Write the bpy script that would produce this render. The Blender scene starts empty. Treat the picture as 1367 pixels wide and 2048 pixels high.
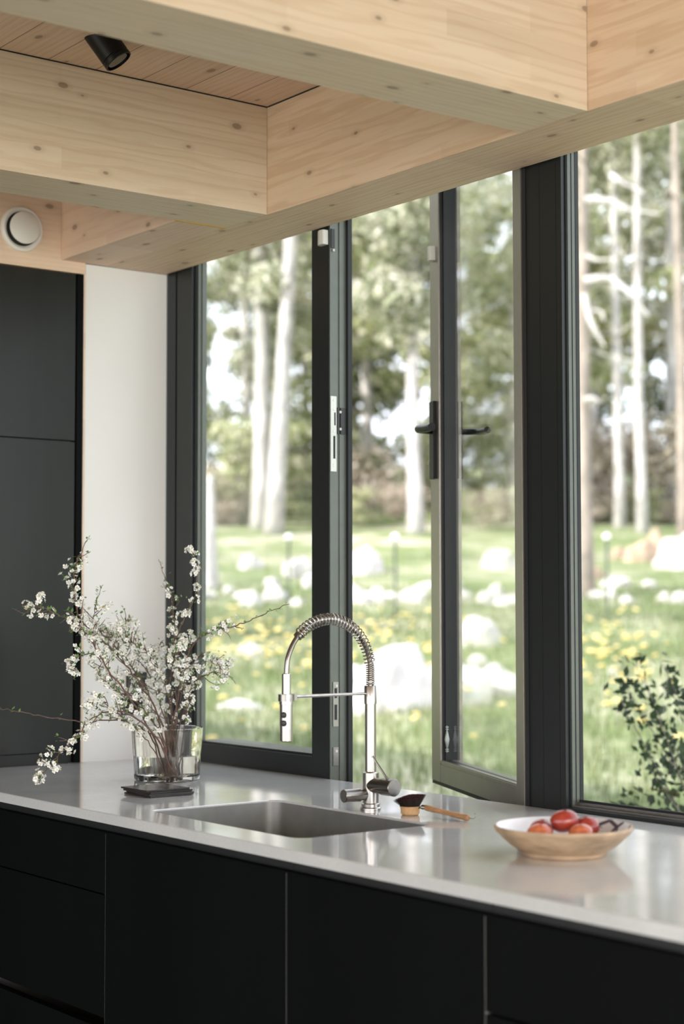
import bpy, bmesh, math, random
import numpy as np
from mathutils import Vector, Matrix, Euler, Quaternion, noise

PI = math.pi
R = math.radians
C = bpy.context.scene.collection

# ------------------------------------------------------------------ camera
F_PX = 3358.23
yaw, pitch, roll = R(52.6299), R(3.1666), R(-0.0709)
cam_d = bpy.data.cameras.new('camera')
cam = bpy.data.objects.new('camera', cam_d); C.objects.link(cam)
cam.location = (0, 0, 1.3)
fwd = Vector((-math.sin(yaw) * math.cos(pitch), math.cos(yaw) * math.cos(pitch), math.sin(pitch)))
rgt0 = Vector((math.cos(yaw), math.sin(yaw), 0)); up0 = rgt0.cross(fwd)
rgt = rgt0 * math.cos(roll) + up0 * math.sin(roll); upv = up0 * math.cos(roll) - rgt0 * math.sin(roll)
cam.rotation_euler = Matrix((rgt, upv, -fwd)).transposed().to_euler()
cam_d.sensor_fit = 'VERTICAL'; cam_d.sensor_height = 36.0; cam_d.sensor_width = 24.0
cam_d.lens = F_PX / 2048 * 36.0
cam_d.clip_start = 0.02; cam_d.clip_end = 400
cam_d.dof.use_dof = True; cam_d.dof.focus_distance = 3.5; cam_d.dof.aperture_fstop = 3.0
bpy.context.scene.camera = cam
CAMP = Vector((0, 0, 1.3))
def ray(x, y): return fwd + rgt * ((x - 683.5) / F_PX) - upv * ((y - 1024) / F_PX)
def dep(x, y, d): return CAMP + ray(x, y) * d

# ------------------------------------------------------------------ light
vs = bpy.context.scene.view_settings
vs.view_transform = 'Standard'; vs.look = 'None'; vs.gamma = 1.0; vs.use_curve_mapping = False
vs.exposure = 0.0
w = bpy.data.worlds.new('world'); bpy.context.scene.world = w; w.use_nodes = True
bg = w.node_tree.nodes['Background']; bg.inputs[0].default_value = (0.86, 0.90, 1.0, 1); bg.inputs[1].default_value = 3.0
sd = bpy.data.lights.new('sun', 'SUN'); sd.energy = 10.0; sd.angle = R(1.2); sd.color = (1.0, 0.95, 0.87)
sun = bpy.data.objects.new('sun', sd); C.objects.link(sun)
sun.rotation_euler = Vector((0.12, 0.80, -0.50)).to_track_quat('-Z', 'Y').to_euler()
def area(name, loc, direction, sx, sy, power, col=(1, 1, 1)):
    l = bpy.data.lights.new(name, 'AREA'); l.shape = 'RECTANGLE'; l.size = sx; l.size_y = sy; l.energy = power; l.color = col
    o = bpy.data.objects.new(name, l); C.objects.link(o); o.location = loc
    o.rotation_euler = Vector(direction).to_track_quat('-Z', 'Y').to_euler(); return o
area('added_back_fill', (-0.2, -3.9, 1.30), (0, 1, 0.02), 7.0, 2.0, 95, (1.0, 0.95, 0.93))  # added fill lamp standing for assumed windows behind the camera; none is built
area('added_side_fill', (4.9, -0.6, 1.30), (-1, 0, 0.02), 5.6, 2.0, 235, (1.0, 0.95, 0.93))  # added unseen fill lamp brightening the beam faces; no window stands there

# ------------------------------------------------------------------ material helpers
def new_mat(name):
    m = bpy.data.materials.new(name); m.use_nodes = True
    nt = m.node_tree; b = nt.nodes['Principled BSDF']; return m, nt, b
def N(nt, t, **kw):
    n = nt.nodes.new(t)
    for k, v in kw.items(): setattr(n, k, v)
    return n
def setin(n, **kw):
    for k, v in kw.items(): n.inputs[k.replace('_', ' ')].default_value = v
def ramp(nt, fac, stops):
    r = N(nt, 'ShaderNodeValToRGB'); e = r.color_ramp.elements
    while len(e) < len(stops): e.new(0.5)
    for el, (p, c) in zip(e, stops):
        el.position = p; el.color = c if len(c) == 4 else (*c, 1)
    nt.links.new(fac, r.inputs[0]); return r.outputs[0]
def mixc(nt, fac, a, b, mode='MIX'):
    m = N(nt, 'ShaderNodeMix', data_type='RGBA', blend_type=mode)
    for s, v in ((0, fac), (6, a), (7, b)):
        if hasattr(v, 'links'): nt.links.new(v, m.inputs[s])
        else: m.inputs[s].default_value = v if s == 0 else (*v[:3], 1)
    return m.outputs[2]
def coords(nt, scale=(1, 1, 1), loc=(0, 0, 0), rot=(0, 0, 0), out='Object'):
    t = N(nt, 'ShaderNodeTexCoord'); mp = N(nt, 'ShaderNodeMapping')
    mp.inputs['Scale'].default_value = scale; mp.inputs['Location'].default_value = loc; mp.inputs['Rotation'].default_value = rot
    nt.links.new(t.outputs[out], mp.inputs[0]); return mp.outputs[0]
def noise_t(nt, vec, scale, detail=4, rough=0.5, dist=0.0):
    n = N(nt, 'ShaderNodeTexNoise'); setin(n, Scale=scale, Detail=detail, Roughness=rough, Distortion=dist)
    nt.links.new(vec, n.inputs['Vector']); return n.outputs[0]
def bump(nt, b, h, strength=0.2, dist=0.01):
    n = N(nt, 'ShaderNodeBump'); setin(n, Strength=strength, Distance=dist)
    nt.links.new(h, n.inputs['Height']); nt.links.new(n.outputs[0], b.inputs['Normal'])
def plain(name, col, rough=0.5, metal=0.0, var=0.08, nscale=8, bmp=0.0, spec=0.5, coat=0.0, nz=(1, 1, 1), bscale=None):
    m, nt, b = new_mat(name)
    v = coords(nt, nz); f = noise_t(nt, v, nscale, 5)
    c = ramp(nt, f, [(0.3, tuple(x * (1 - var) for x in col)), (0.7, tuple(min(1, x * (1 + var)) for x in col))])
    nt.links.new(c, b.inputs['Base Color'])
    setin(b, Roughness=rough, Metallic=metal, Specular_IOR_Level=spec, Coat_Weight=coat)
    if bmp: bump(nt, b, noise_t(nt, v, bscale or nscale * 4, 4), bmp)
    return m

def wood(name, along, light, dark, knot=(0.16, 0.09, 0.05), lam=0.045, seed=0.0, boards=None, knots=True, contrast=1.0, rough=0.6):
    """whitewashed pine, grain along one world axis"""
    m, nt, b = new_mat(name); ax = 'xyz'.index(along)
    sc = [1, 1, 1]; sc[ax] = 0.09
    v = coords(nt, tuple(sc), (seed, seed * 1.7, seed * 0.6))
    warp = noise_t(nt, v, 7, 2)
    g = N(nt, 'ShaderNodeTexWave', wave_type='RINGS', rings_direction='XYZ'[ax])
    setin(g, Scale=20.0, Distortion=9.0, Detail=2.5, Detail_Scale=1.6, Detail_Roughness=0.55); nt.links.new(v, g.inputs['Vector'])
    grain = ramp(nt, g.outputs[1], [(0.0, dark), (0.45, light), (1.0, light)])
    tone = noise_t(nt, v, 16, 4, 0.6)
    c0 = mixc(nt, 0.42 * contrast, light, grain)
    fine = [90, 90, 90]; fine[ax] = 2.2
    fn = noise_t(nt, coords(nt, tuple(fine)), 1.0, 3)
    c1 = mixc(nt, ramp(nt, fn, [(0.45, (0, 0, 0)), (0.75, (0.30 * contrast,) * 3)]), c0, dark)
    blot = noise_t(nt, coords(nt, (1, 1, 1), (seed, 0, 3)), 2.6, 3)
    c2 = mixc(nt, ramp(nt, blot, [(0.35, (0, 0, 0)), (0.7, (0.35,) * 3)]), c1, tuple(x * y for x, y in zip(light, (1.03, 0.93, 0.80))))
    # laminations / boards : voronoi-free cell shades along z (or y for ceiling)
    cross = boards[0] if boards else 'z'
    ca = 'xyz'.index(cross)
    t = N(nt, 'ShaderNodeTexCoord'); s = N(nt, 'ShaderNodeSeparateXYZ'); nt.links.new(t.outputs['Object'], s.inputs[0])
    bt = N(nt, 'ShaderNodeTexBrick'); cb = N(nt, 'ShaderNodeCombineXYZ')
    nt.links.new(s.outputs[ax], cb.inputs[0]); nt.links.new(s.outputs[ca], cb.inputs[1])
    mp = N(nt, 'ShaderNodeMapping'); nt.links.new(cb.outputs[0], mp.inputs[0])
    if boards: mp.inputs['Location'].default_value = (0.3, -boards[2], 0)
    else: mp.inputs['Location'].default_value = (seed, -2.184 % lam, 0)
    nt.links.new(mp.outputs[0], bt.inputs['Vector'])
    h = boards[1] if boards else lam
    setin(bt, Scale=1.0, Mortar_Size=0.0012 if boards else 0.0, Mortar_Smooth=0.2, Bias=0.0, Brick_Width=40.0 if boards else 0.52, Row_Height=h)
    bt.inputs['Color1'].default_value = (0.90, 0.885, 0.86, 1); bt.inputs['Color2'].default_value = (1, 1, 1, 1)
    bt.inputs['Mortar'].default_value = (0.30, 0.24, 0.2, 1) if boards else (0.9, 0.9, 0.9, 1)
    bt.offset = 0.37
    c3 = mixc(nt, 1.0, c2, bt.outputs[0], 'MULTIPLY')
    out = c3
    if knots:
        oth = [i for i in range(3) if i != ax]
        ad = N(nt, 'ShaderNodeMath', operation='ADD'); nt.links.new(s.outputs[oth[0]], ad.inputs[0]); nt.links.new(s.outputs[oth[1]], ad.inputs[1])
        kc = N(nt, 'ShaderNodeCombineXYZ'); nt.links.new(s.outputs[ax], kc.inputs[0]); nt.links.new(ad.outputs[0], kc.inputs[1])
        km = N(nt, 'ShaderNodeMapping'); km.inputs['Scale'].default_value = (4.8, 9.0, 1); km.inputs['Location'].default_value = (seed * 3.1 + 0.3, seed, 0)
        nt.links.new(kc.outputs[0], km.inputs[0])
        vo = N(nt, 'ShaderNodeTexVoronoi', voronoi_dimensions='2D'); setin(vo, Scale=1.0, Randomness=1.0); nt.links.new(km.outputs[0], vo.inputs['Vector'])
        dist = N(nt, 'ShaderNodeMath', operation='SUBTRACT', use_clamp=False); nt.links.new(vo.outputs['Distance'], dist.inputs[0])
        sz = N(nt, 'ShaderNodeSeparateColor'); nt.links.new(vo.outputs['Color'], sz.inputs[0])
        ml = N(nt, 'ShaderNodeMath', operation='MULTIPLY'); nt.links.new(sz.outputs[0], ml.inputs[0]); ml.inputs[1].default_value = 0.050
        nt.links.new(ml.outputs[0], dist.inputs[1])
        kf = ramp(nt, dist.outputs[0], [(0.0, (0.62,) * 3), (0.010, (0.55,) * 3), (0.022, (0.16,) * 3), (0.09, (0, 0, 0))])
        out = mixc(nt, kf, c3, knot)
    nt.links.new(out, b.inputs['Base Color'])
    setin(b, Roughness=rough, Specular_IOR_Level=0.3)
    bump(nt, b, g.outputs[1], 0.08, 0.002)
    return m

def glass_mat(name, col=(1, 1, 1), rough=0.0, ior=1.45):
    m, nt, b = new_mat(name)
    setin(b, Roughness=rough, IOR=ior, Transmission_Weight=1.0); b.inputs['Base Color'].default_value = (*col, 1)
    return m
def pane_mat():
    # window glass: mirror coat over clear transmission without bending
    m, nt, b = new_mat('window_glass')
    tr = N(nt, 'ShaderNodeBsdfTransparent'); tr.inputs[0].default_value = (0.97, 0.985, 0.97, 1)
    gl = N(nt, 'ShaderNodeBsdfGlossy'); gl.inputs['Roughness'].default_value = 0.0
    fr = N(nt, 'ShaderNodeFresnel'); gg = N(nt, 'ShaderNodeNewGeometry'); io = N(nt, 'ShaderNodeMix', data_type='FLOAT')
    io.inputs[2].default_value = 1.5; io.inputs[3].default_value = 1 / 1.5
    nt.links.new(gg.outputs['Backfacing'], io.inputs[0]); nt.links.new(io.outputs[0], fr.inputs[0])
    mx = N(nt, 'ShaderNodeMixShader'); nt.links.new(fr.outputs[0], mx.inputs[0]); nt.links.new(tr.outputs[0], mx.inputs[1]); nt.links.new(gl.outputs[0], mx.inputs[2])
    nt.links.new(mx.outputs[0], nt.nodes['Material Output'].inputs[0]); nt.nodes.remove(b); return m

PINE_L = (0.76, 0.635, 0.49); PINE_D = (0.60, 0.44, 0.31)
M = {}
M['beam_y'] = wood('whitewashed_pine_crossbeam', 'y', PINE_L, PINE_D, seed=0.0)
M['beam_y2'] = wood('whitewashed_pine_near_crossbeam', 'y', PINE_L, PINE_D, seed=4.3)
M['beam_x'] = wood('whitewashed_pine_window_beam', 'x', (0.76, 0.59, 0.44), (0.58, 0.39, 0.26), seed=1.9, contrast=1.25)
M['ceil'] = wood('pine_ceiling_boards', 'x', (0.72, 0.52, 0.38), (0.50, 0.33, 0.22), seed=7.7, boards=('y', 0.1115, 1.487), contrast=0.8)
M['fascia'] = wood('pine_fascia', 'y', (0.80, 0.62, 0.48), (0.66, 0.47, 0.34), seed=2.9, contrast=0.7)
M['block'] = wood('pine_blocking', 'x', (0.80, 0.60, 0.47), (0.66, 0.45, 0.34), seed=5.1, contrast=0.9)
M['jamb'] = wood('pine_jamb_strip', 'z', (0.80, 0.66, 0.53), (0.70, 0.52, 0.4), seed=3.3, knots=False, contrast=0.6)
M['plaster'] = plain('white_plaster', (0.80, 0.79, 0.76), 0.7, var=0.02, nscale=4, bmp=0.03)
M['dark'] = plain('black_stained_fronts', (0.0035, 0.0042, 0.0043), 0.5, var=0.15, nscale=3, nz=(1, 1, 0.15), spec=0.06)
M['tall'] = plain('dark_laminate_tall_fronts', (0.014, 0.0155, 0.013), 0.30, var=0.12, nscale=5, nz=(6, 6, 0.3), spec=0.35)
M['gap'] = plain('grey_carcass', (0.20, 0.20, 0.19), 0.6)
M['channel'] = plain('black_grip_channel', (0.012, 0.013, 0.014), 0.5)
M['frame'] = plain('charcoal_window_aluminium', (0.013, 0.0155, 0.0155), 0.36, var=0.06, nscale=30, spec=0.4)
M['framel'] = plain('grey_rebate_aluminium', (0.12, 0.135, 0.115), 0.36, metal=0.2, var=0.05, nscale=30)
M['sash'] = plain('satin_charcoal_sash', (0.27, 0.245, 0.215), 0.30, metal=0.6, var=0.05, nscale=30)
M['gasket'] = plain('black_rubber_gasket', (0.010, 0.011, 0.012), 0.55)
M['pane'] = pane_mat()
M['steel'] = plain('brushed_stainless_steel', (0.50, 0.465, 0.43), 0.26, metal=1.0, var=0.12, nscale=60, nz=(1, 1, 0.05))
M['steel_d'] = plain('satin_dark_steel', (0.30, 0.28, 0.26), 0.28, metal=1.0, var=0.1, nscale=60)
M['zinc'] = plain('pale_zinc_plate', (0.55, 0.56, 0.50), 0.4, metal=0.6, var=0.05)
M['sinkm'] = plain('satin_sink_steel', (0.27, 0.27, 0.255), 0.42, metal=0.55, var=0.10, nscale=22, bmp=0.03)
M['black'] = plain('matt_black_metal', (0.005, 0.005, 0.005), 0.42, spec=0.25)
M['blackpl'] = plain('black_plastic', (0.016, 0.017, 0.016), 0.4)
M['whitepl'] = plain('white_plastic', (0.62, 0.60, 0.56), 0.45, var=0.02)
M['ventw'] = plain('white_enamel', (0.80, 0.77, 0.72), 0.4, var=0.02)
M['lensm'] = plain('dark_lamp_lens', (0.05, 0.05, 0.05), 0.08)
M['floor'] = plain('dark_concrete_floor', (0.13, 0.14, 0.12), 0.6, var=0.1, nscale=2)
M['cloth_ext'] = plain('dark_exterior_cladding', (0.05, 0.05, 0.045), 0.7)

def counter_mat():
    m, nt, b = new_mat('pale_grey_stone_top')
    f = noise_t(nt, coords(nt), 5, 6, 0.6); f2 = noise_t(nt, coords(nt), 260, 2)
    c = ramp(nt, f, [(0.3, (0.58, 0.59, 0.59)), (0.7, (0.67, 0.675, 0.67))])
    c = mixc(nt, ramp(nt, f2, [(0.4, (0, 0, 0)), (0.6, (0.25,) * 3)]), c, (0.46, 0.47, 0.48))
    nt.links.new(c, b.inputs['Base Color'])
    rr = ramp(nt, noise_t(nt, coords(nt, (1, 1, 1), (3, 1, 0)), 7, 5, 0.65), [(0.3, (0.06,) * 3), (0.7, (0.12,) * 3)])
    nt.links.new(rr, b.inputs['Roughness']); setin(b, Specular_IOR_Level=0.9, IOR=1.7)
    bump(nt, b, noise_t(nt, coords(nt), 9, 2), 0.015, 0.004); return m
M['counter'] = counter_mat()

# ------------------------------------------------------------------ mesh helpers
def link(name, me, mats, parent=None, loc=None, smooth=False):
    o = bpy.data.objects.new(name, me); C.objects.link(o)
    if not isinstance(mats, (list, tuple)): mats = [mats]
    if not me.materials:
        for m in mats: me.materials.append(m)
    if smooth and len(me.polygons): me.polygons.foreach_set('use_smooth', [True] * len(me.polygons))
    if parent: o.parent = parent
    if loc is not None: o.location = loc
    return o
def obj(name, bm, mats, parent=None, loc=None, smooth=False, bevel=0.0):
    """links the bmesh as one object; world-space geometry, origin moved to loc (parent's own origin is subtracted)"""
    if bevel:
        es = [e for e in bm.edges if len(e.link_faces) == 2 and e.calc_face_angle(0) > R(30)]
        bmesh.ops.bevel(bm, geom=es, offset=bevel, segments=2, profile=0.6, affect='EDGES', clamp_overlap=True)
    me = bpy.data.meshes.new(name)
    org = Vector(loc) if loc is not None else (Vector((0, 0, 0)))
    po = Vector((0, 0, 0))
    if parent:
        p = parent
        while p: po = po + p.location; p = p.parent
        if loc is None: org = po
    if org.length: bmesh.ops.translate(bm, verts=bm.verts, vec=-org)
    bmesh.ops.recalc_face_normals(bm, faces=bm.faces)
    bm.to_mesh(me); bm.free()
    o = link(name, me, mats, parent, org - po, False)
    if smooth:
        me.polygons.foreach_set('use_smooth', [True] * len(me.polygons))
        me.set_sharp_from_angle(angle=R(35))
    return o
def BM(): return bmesh.new()
def box(bm, x0, x1, y0, y1, z0, z1, mi=0):
    v = [bm.verts.new(p) for p in ((x0, y0, z0), (x1, y0, z0), (x1, y1, z0), (x0, y1, z0), (x0, y0, z1), (x1, y0, z1), (x1, y1, z1), (x0, y1, z1))]
    for f in ((0, 3, 2, 1), (4, 5, 6, 7), (0, 1, 5, 4), (1, 2, 6, 5), (2, 3, 7, 6), (3, 0, 4, 7)):
        bm.faces.new([v[i] for i in f]).material_index = mi
    return bm
def obox(bm, o, ax, ay, az, a0, a1, b0, b1, c0, c1):
    """box in a local frame o + ax*a + ay*b + az*c"""
    v = [bm.verts.new(o + ax * a + ay * b + az * c) for c in (c0, c1) for (a, b) in ((a0, b0), (a1, b0), (a1, b1), (a0, b1))]
    for f in ((0, 3, 2, 1), (4, 5, 6, 7), (0, 1, 5, 4), (1, 2, 6, 5), (2, 3, 7, 6), (3, 0, 4, 7)):
        bm.faces.new([v[i] for i in f])
    return bm
def frame_of(d):
    d = d.normalized(); a = Vector((0, 0, 1)) if abs(d.z) < 0.9 else Vector((1, 0, 0))
    u = d.cross(a).normalized(); return u, d.cross(u).normalized()
def tube(bm, pts, rad, n=10, caps=True, mi=0):
    pts = [Vector(p) for p in pts]; k = len(pts)
    if not isinstance(rad, (list, tuple)): rad = [rad] * k
    rings = []; u = None
    for i, p in enumerate(pts):
        d = (pts[min(i + 1, k - 1)] - pts[max(i - 1, 0)]).normalized()
        if u is None: u, v = frame_of(d)
        else:
            u = (u - d * u.dot(d)).normalized(); v = d.cross(u)
        rings.append([bm.verts.new(p + (u * math.cos(2 * PI * j / n) + v * math.sin(2 * PI * j / n)) * rad[i]) for j in range(n)])
    for a, b in zip(rings, rings[1:]):
        for j in range(n):
            bm.faces.new((a[j], a[(j + 1) % n], b[(j + 1) % n], b[j])).material_index = mi
    if caps:
        bm.faces.new(rings[0][::-1]).material_index = mi; bm.faces.new(rings[-1]).material_index = mi
    return bm
def lathe(bm, c, prof, n=32, axis=Vector((0, 0, 1)), mi=0, wob=None):
    u, v = frame_of(axis); c = Vector(c); rings = []
    for r, h in prof:
        if r < 1e-6: rings.append([bm.verts.new(c + axis * h)]); continue
        rings.append([bm.verts.new(c + axis * h + (u * math.cos(2 * PI * j / n) + v * math.sin(2 * PI * j / n)) * (r * (wob(j, n, h) if wob else 1))) for j in range(n)])
    for a, b in zip(rings, rings[1:]):
        for j in range(n):
            j2 = (j + 1) % n
            if len(a) == 1 and len(b) == 1: continue
            if len(a) == 1: f = (a[0], b[j2], b[j])
            elif len(b) == 1: f = (a[j], a[j2], b[0])
            else: f = (a[j], a[j2], b[j2], b[j])
            bm.faces.new(f).material_index = mi
    return bm
def smooth_path(pts, sub=6):
    P = [Vector(p) for p in pts]; out = []
    for i in range(len(P) - 1):
        p0 = P[max(i - 1, 0)]; p1 = P[i]; p2 = P[i + 1]; p3 = P[min(i + 2, len(P) - 1)]
        for s in range(sub):
            t = s / sub
            out.append(0.5 * ((2 * p1) + (p2 - p0) * t + (2 * p0 - 5 * p1 + 4 * p2 - p3) * t * t + (3 * p1 - p0 - 3 * p2 + p3) * t ** 3))
    out.append(P[-1]); return out
def tag(o, label=None, cat=None, group=None, kind=None):
    if label: o['label'] = label
    if cat: o['category'] = cat
    if group: o['group'] = group
    if kind: o['kind'] = kind
    return o
def thing(name, loc, label, cat, group=None, kind=None):
    o = bpy.data.objects.new(name, None); C.objects.link(o); o.location = loc; o.empty_display_size = 0.05
    return tag(o, label, cat, group, kind)
def struct(name, bm, m, label, cat, **kw):
    return tag(obj(name, bm, m, **kw), label, cat, None, 'structure')

# ------------------------------------------------------------------ dimensions
XW = -3.828; YWIN = 2.337; YC = 2.337; ZC = 0.900; ZB = 2.184; ZCEIL = 2.432; YF = 1.618
# ------------------------------------------------------------------ room shell
struct('floor', box(BM(), XW - 0.7, 5.1, -4.1, 2.44, -0.12, 0.0), M['floor'], 'dark concrete floor below the kitchen counter', 'floor')
struct('ceiling', box(BM(), XW - 0.02, 5.1, -4.1, 2.16, ZCEIL, ZCEIL + 0.16), M['ceil'], 'pinkish pine board ceiling between the beams', 'ceiling')
struct('wall_left', box(BM(), XW - 0.15, XW, 2.090, 2.334, 0, ZB - 0.001), M['plaster'], 'white plaster wall between dark tall cupboard and window', 'wall')
struct('wall_behind_cupboards', box(BM(), XW - 0.8, XW - 0.65, -4.1, 2.1, 0, ZCEIL), M['plaster'], 'white wall behind the tall cupboards', 'wall')
struct('trim_1', box(BM(), XW - 0.6, XW, -1.2, 2.089, 2.156, ZCEIL - 0.001), M['fascia'], 'pale pink pine fascia above the dark tall cupboards', 'trim')
struct('trim_2', box(BM(), XW - 0.02, XW + 0.002, 2.0825, 2.0895, 0.9005, 2.155), M['jamb'], 'thin pale wooden strip beside the tall cupboard', 'trim')
struct('wall_front', box(BM(), XW - 0.15, 5.1, 2.445, 2.52, -0.5, 0.84), M['cloth_ext'], 'low wall below the windows behind the counter', 'wall')
struct('wall_outside_left', box(BM(), -14.0, XW - 0.152, 2.20, 2.44, -0.6, 2.624), M['cloth_ext'], 'dark outside wall continuing left of the windows', 'wall')
bm = BM(); box(bm, XW - 0.15, 5.1, 2.332, 2.46, 2.3345, 2.62); struct('wall_window_header', bm, M['cloth_ext'], 'dark header above the windows outside', 'wall')
struct('roof', box(BM(), -14.0, 5.3, -4.2, 2.50, 2.625, 3.45), M['cloth_ext'], 'flat dark roof of the house', 'roof')

# beams
def beam(x0, x1, mat, label, y0=-3.9, y1=2.1505):
    o = obj('ceiling_beam', box(BM(), x0, x1, y0, y1, ZB, ZCEIL + 0.0005), mat, loc=((x0 + x1) / 2, y1, ZB), bevel=0.0015)
    # keep world aligned texture: object coords are offset only
    return tag(o, label, 'beam')
beam(-3.267, -3.095, M['beam_y'], 'whitewashed pine ceiling beam behind the black spotlight')
beam(-2.262, -2.090, M['beam_y2'], 'whitewashed pine ceiling beam nearest the camera, in front of the spotlight')
o = obj('ceiling_beam', box(BM(), XW + 0.001, 5.0, 2.1515, 2.329, ZB, ZCEIL + 0.02), M['beam_x'], loc=(-3, 2.24, ZB), bevel=0.0015)
tag(o, 'long pine beam running along the top of the windows', 'beam')
o = obj('beam_blocking', box(BM(), XW + 0.001, -3.268, 2.018, 2.1505, ZB + 0.0006, ZCEIL - 0.001), M['block'], loc=(-3.5, 2.1, ZB), bevel=0.001)
tag(o, 'short pale pink wood block between white vent and far ceiling beam', 'beam')
o = obj('adhesive_strip', box(BM(), -3.2675, -3.262, 2.012, 2.150, ZB - 0.0015, ZB - 0.0002), plain('mustard_tape', (0.55, 0.33, 0.04), 0.6))
tag(o, 'thin mustard yellow strip under the far ceiling beam', 'strip')
o = obj('ceiling_shadow_gap', box(BM(), -3.0949, -3.093, -1, 2.151, ZCEIL - 0.0025, ZCEIL - 0.0002), M['gasket'])
tag(o, None, None, None, 'structure'); o.name = 'trim_3'
o = obj('trim_4', box(BM(), -3.09, -2.263, 2.1492, 2.1514, ZCEIL - 0.0025, ZCEIL - 0.0002), M['gasket']); o['kind'] = 'structure'

# air valve
v = thing('air_vent', (XW, 1.905, 2.249), 'round white air valve on the pine fascia above the cupboards', 'vent')
bm = BM(); lathe(bm, (XW, 1.905, 2.249), [(0.0, 0.0005), (0.058, 0.0005), (0.057, 0.008), (0.052, 0.012), (0.046, 0.009), (0.043, 0.004), (0.0, 0.004)], 48, Vector((1, 0, 0)))
obj('rim', bm, M['ventw'], v, smooth=True)
bm = BM(); lathe(bm, (XW, 1.905, 2.249), [(0.0, 0.0042), (0.0435, 0.0042), (0.0435, 0.0055), (0.0, 0.0055)], 40, Vector((1, 0, 0)))
obj('inner_throat', bm, M['gasket'], v, smooth=True)
bm = BM(); lathe(bm, (XW, 1.908, 2.251), [(0.0, 0.006), (0.033, 0.006), (0.0400, 0.011), (0.0410, 0.016), (0.037, 0.019), (0.0, 0.021)], 48, Vector((1, 0, 0)))
obj('disc', bm, M['ventw'], v, smooth=True)

# spotlight
sp0 = Vector((-2.924, 1.614, 2.452)); axd = (rgt * 0.58 - upv * 0.82 - fwd * 0.05).normalized()
s = thing('spotlight', (-2.924, 1.614, ZCEIL), 'black cylindrical spotlight tilted out of the board ceiling', 'spotlight')
bm = BM(); lathe(bm, sp0, [(0.0, -0.004), (0.0295, -0.004), (0.0295, 0.069), (0.0275, 0.0705), (0.0275, 0.0725), (0.0295, 0.074), (0.0295, 0.081), (0.0265, 0.082), (0.0255, 0.074), (0.0, 0.070)], 40, axd)
bmesh.ops.bisect_plane(bm, geom=bm.verts[:] + bm.edges[:] + bm.faces[:], plane_co=(0, 0, ZCEIL - 0.0002), plane_no=(0, 0, 1), clear_outer=True)
obj('housing', bm, M['black'], s, smooth=True)
bm = BM(); lathe(bm, sp0, [(0.0, 0.0745), (0.0215, 0.0745), (0.0215, 0.079), (0.0, 0.0792)], 32, axd); obj('lens', bm, M['lensm'], s, smooth=True)

# ------------------------------------------------------------------ tall cupboards
def tall(y0, y1, label, side=False):
    t = thing('tall_cupboard', (XW - 0.3, (y0 + y1) / 2, 0), label, 'cupboard', 'tall cupboards')
    obj('carcass', box(BM(), XW - 0.58, XW - 0.022, y0 + 0.002, y1 - 0.002, 0.0, 2.152), M['gasket'], t)
    obj('door', box(BM(), XW - 0.02, XW, y0 + 0.002, y1 - 0.002, 1.722, 2.151), M['tall'], t, bevel=0.001)
    obj('door', box(BM(), XW - 0.02, XW, y0 + 0.002, y1 - 0.002, 0.931, 1.718), M['tall'], t, bevel=0.001)
    obj('plinth_panel', box(BM(), XW - 0.03, XW - 0.006, y0 + 0.002, y1 - 0.002, 0.9005, 0.928), M['tall'], t)
    if side: obj('side_panel', box(BM(), XW - 0.58, XW + 0.004, y1 + 0.001, y1 + 0.019, 0.9005, 2.153), M['dark'], t, bevel=0.001)
tall(1.462, 2.063, 'dark tall cupboard beside the white plaster wall', True)
tall(0.861, 1.462, 'dark tall cupboard left of the one beside the white wall')
tall(0.260, 0.861, 'added unseen dark cupboard third from the white wall')  # last three cupboards added out of view to darken reflections in the base fronts
tall(-0.341, 0.260, 'added unseen dark cupboard fourth from the white wall')
tall(-0.942, -0.341, 'added unseen dark cupboard fifth from the white wall, nearest the camera')

# power outlet on white wall
s = thing('power_outlet', (XW, 2.232, 1.07), 'black wall outlet behind the blossoming branches', 'outlet')
obj('back_plate', box(BM(), XW + 0.0003, XW + 0.009, 2.20, 2.262, 1.015, 1.072), M['blackpl'], s, bevel=0.002)
obj('switch_plate', box(BM(), XW + 0.0003, XW + 0.012, 2.216, 2.272, 1.085, 1.125), M['blackpl'], s, bevel=0.002)
bm = BM(); lathe(bm, (XW, 2.231, 1.043), [(0.0, 0.0095), (0.020, 0.0095), (0.0205, 0.011), (0.017, 0.011), (0.016, 0.0096), (0.0, 0.0096)], 28, Vector((1, 0, 0))); obj('socket', bm, M['black'], s, smooth=True)

# ------------------------------------------------------------------ windows
ZT = 2.334
def profile_z(bm, x0, x1, y0, y1, z0=0.86, z1=ZT): box(bm, x0, x1, y0, y1, z0, z1)
# window 1: fixed light at left
w1 = thing('window_1', (-3.45, YWIN, 0.86), 'closed window light left of the tap, dark frame', 'window', kind='structure')
bm = BM(); box(bm, XW + 0.0005, -3.787, YWIN + 0.0, 2.374, 0.85, ZT); box(bm, -3.787, -3.781, YWIN + 0.008, 2.374, 0.85, ZT)
box(bm, -3.781, -3.708, YWIN + 0.001, 2.374, 0.85, ZT); box(bm, -3.708, -3.701, YWIN + 0.009, 2.374, 0.85, ZT)
obj('outer_frame', bm, M['frame'], w1, bevel=0.0007)
bm = BM(); box(bm, -3.701, -3.696, YWIN + 0.014, 2.374, 0.90, ZT); box(bm, -3.696, -3.692, YWIN + 0.024, 2.374, 0.90, ZT)
obj('glazing_bead', bm, M['framel'], w1)
bm = BM(); box(bm, -3.703, -3.178, YWIN + 0.001, 2.45, 0.85, 0.947); box(bm, -3.69, -3.178, YWIN + 0.010, 2.44, 0.947, 0.9525)
obj('bottom_rail', bm, M['frame'], w1, bevel=0.0007)
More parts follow.
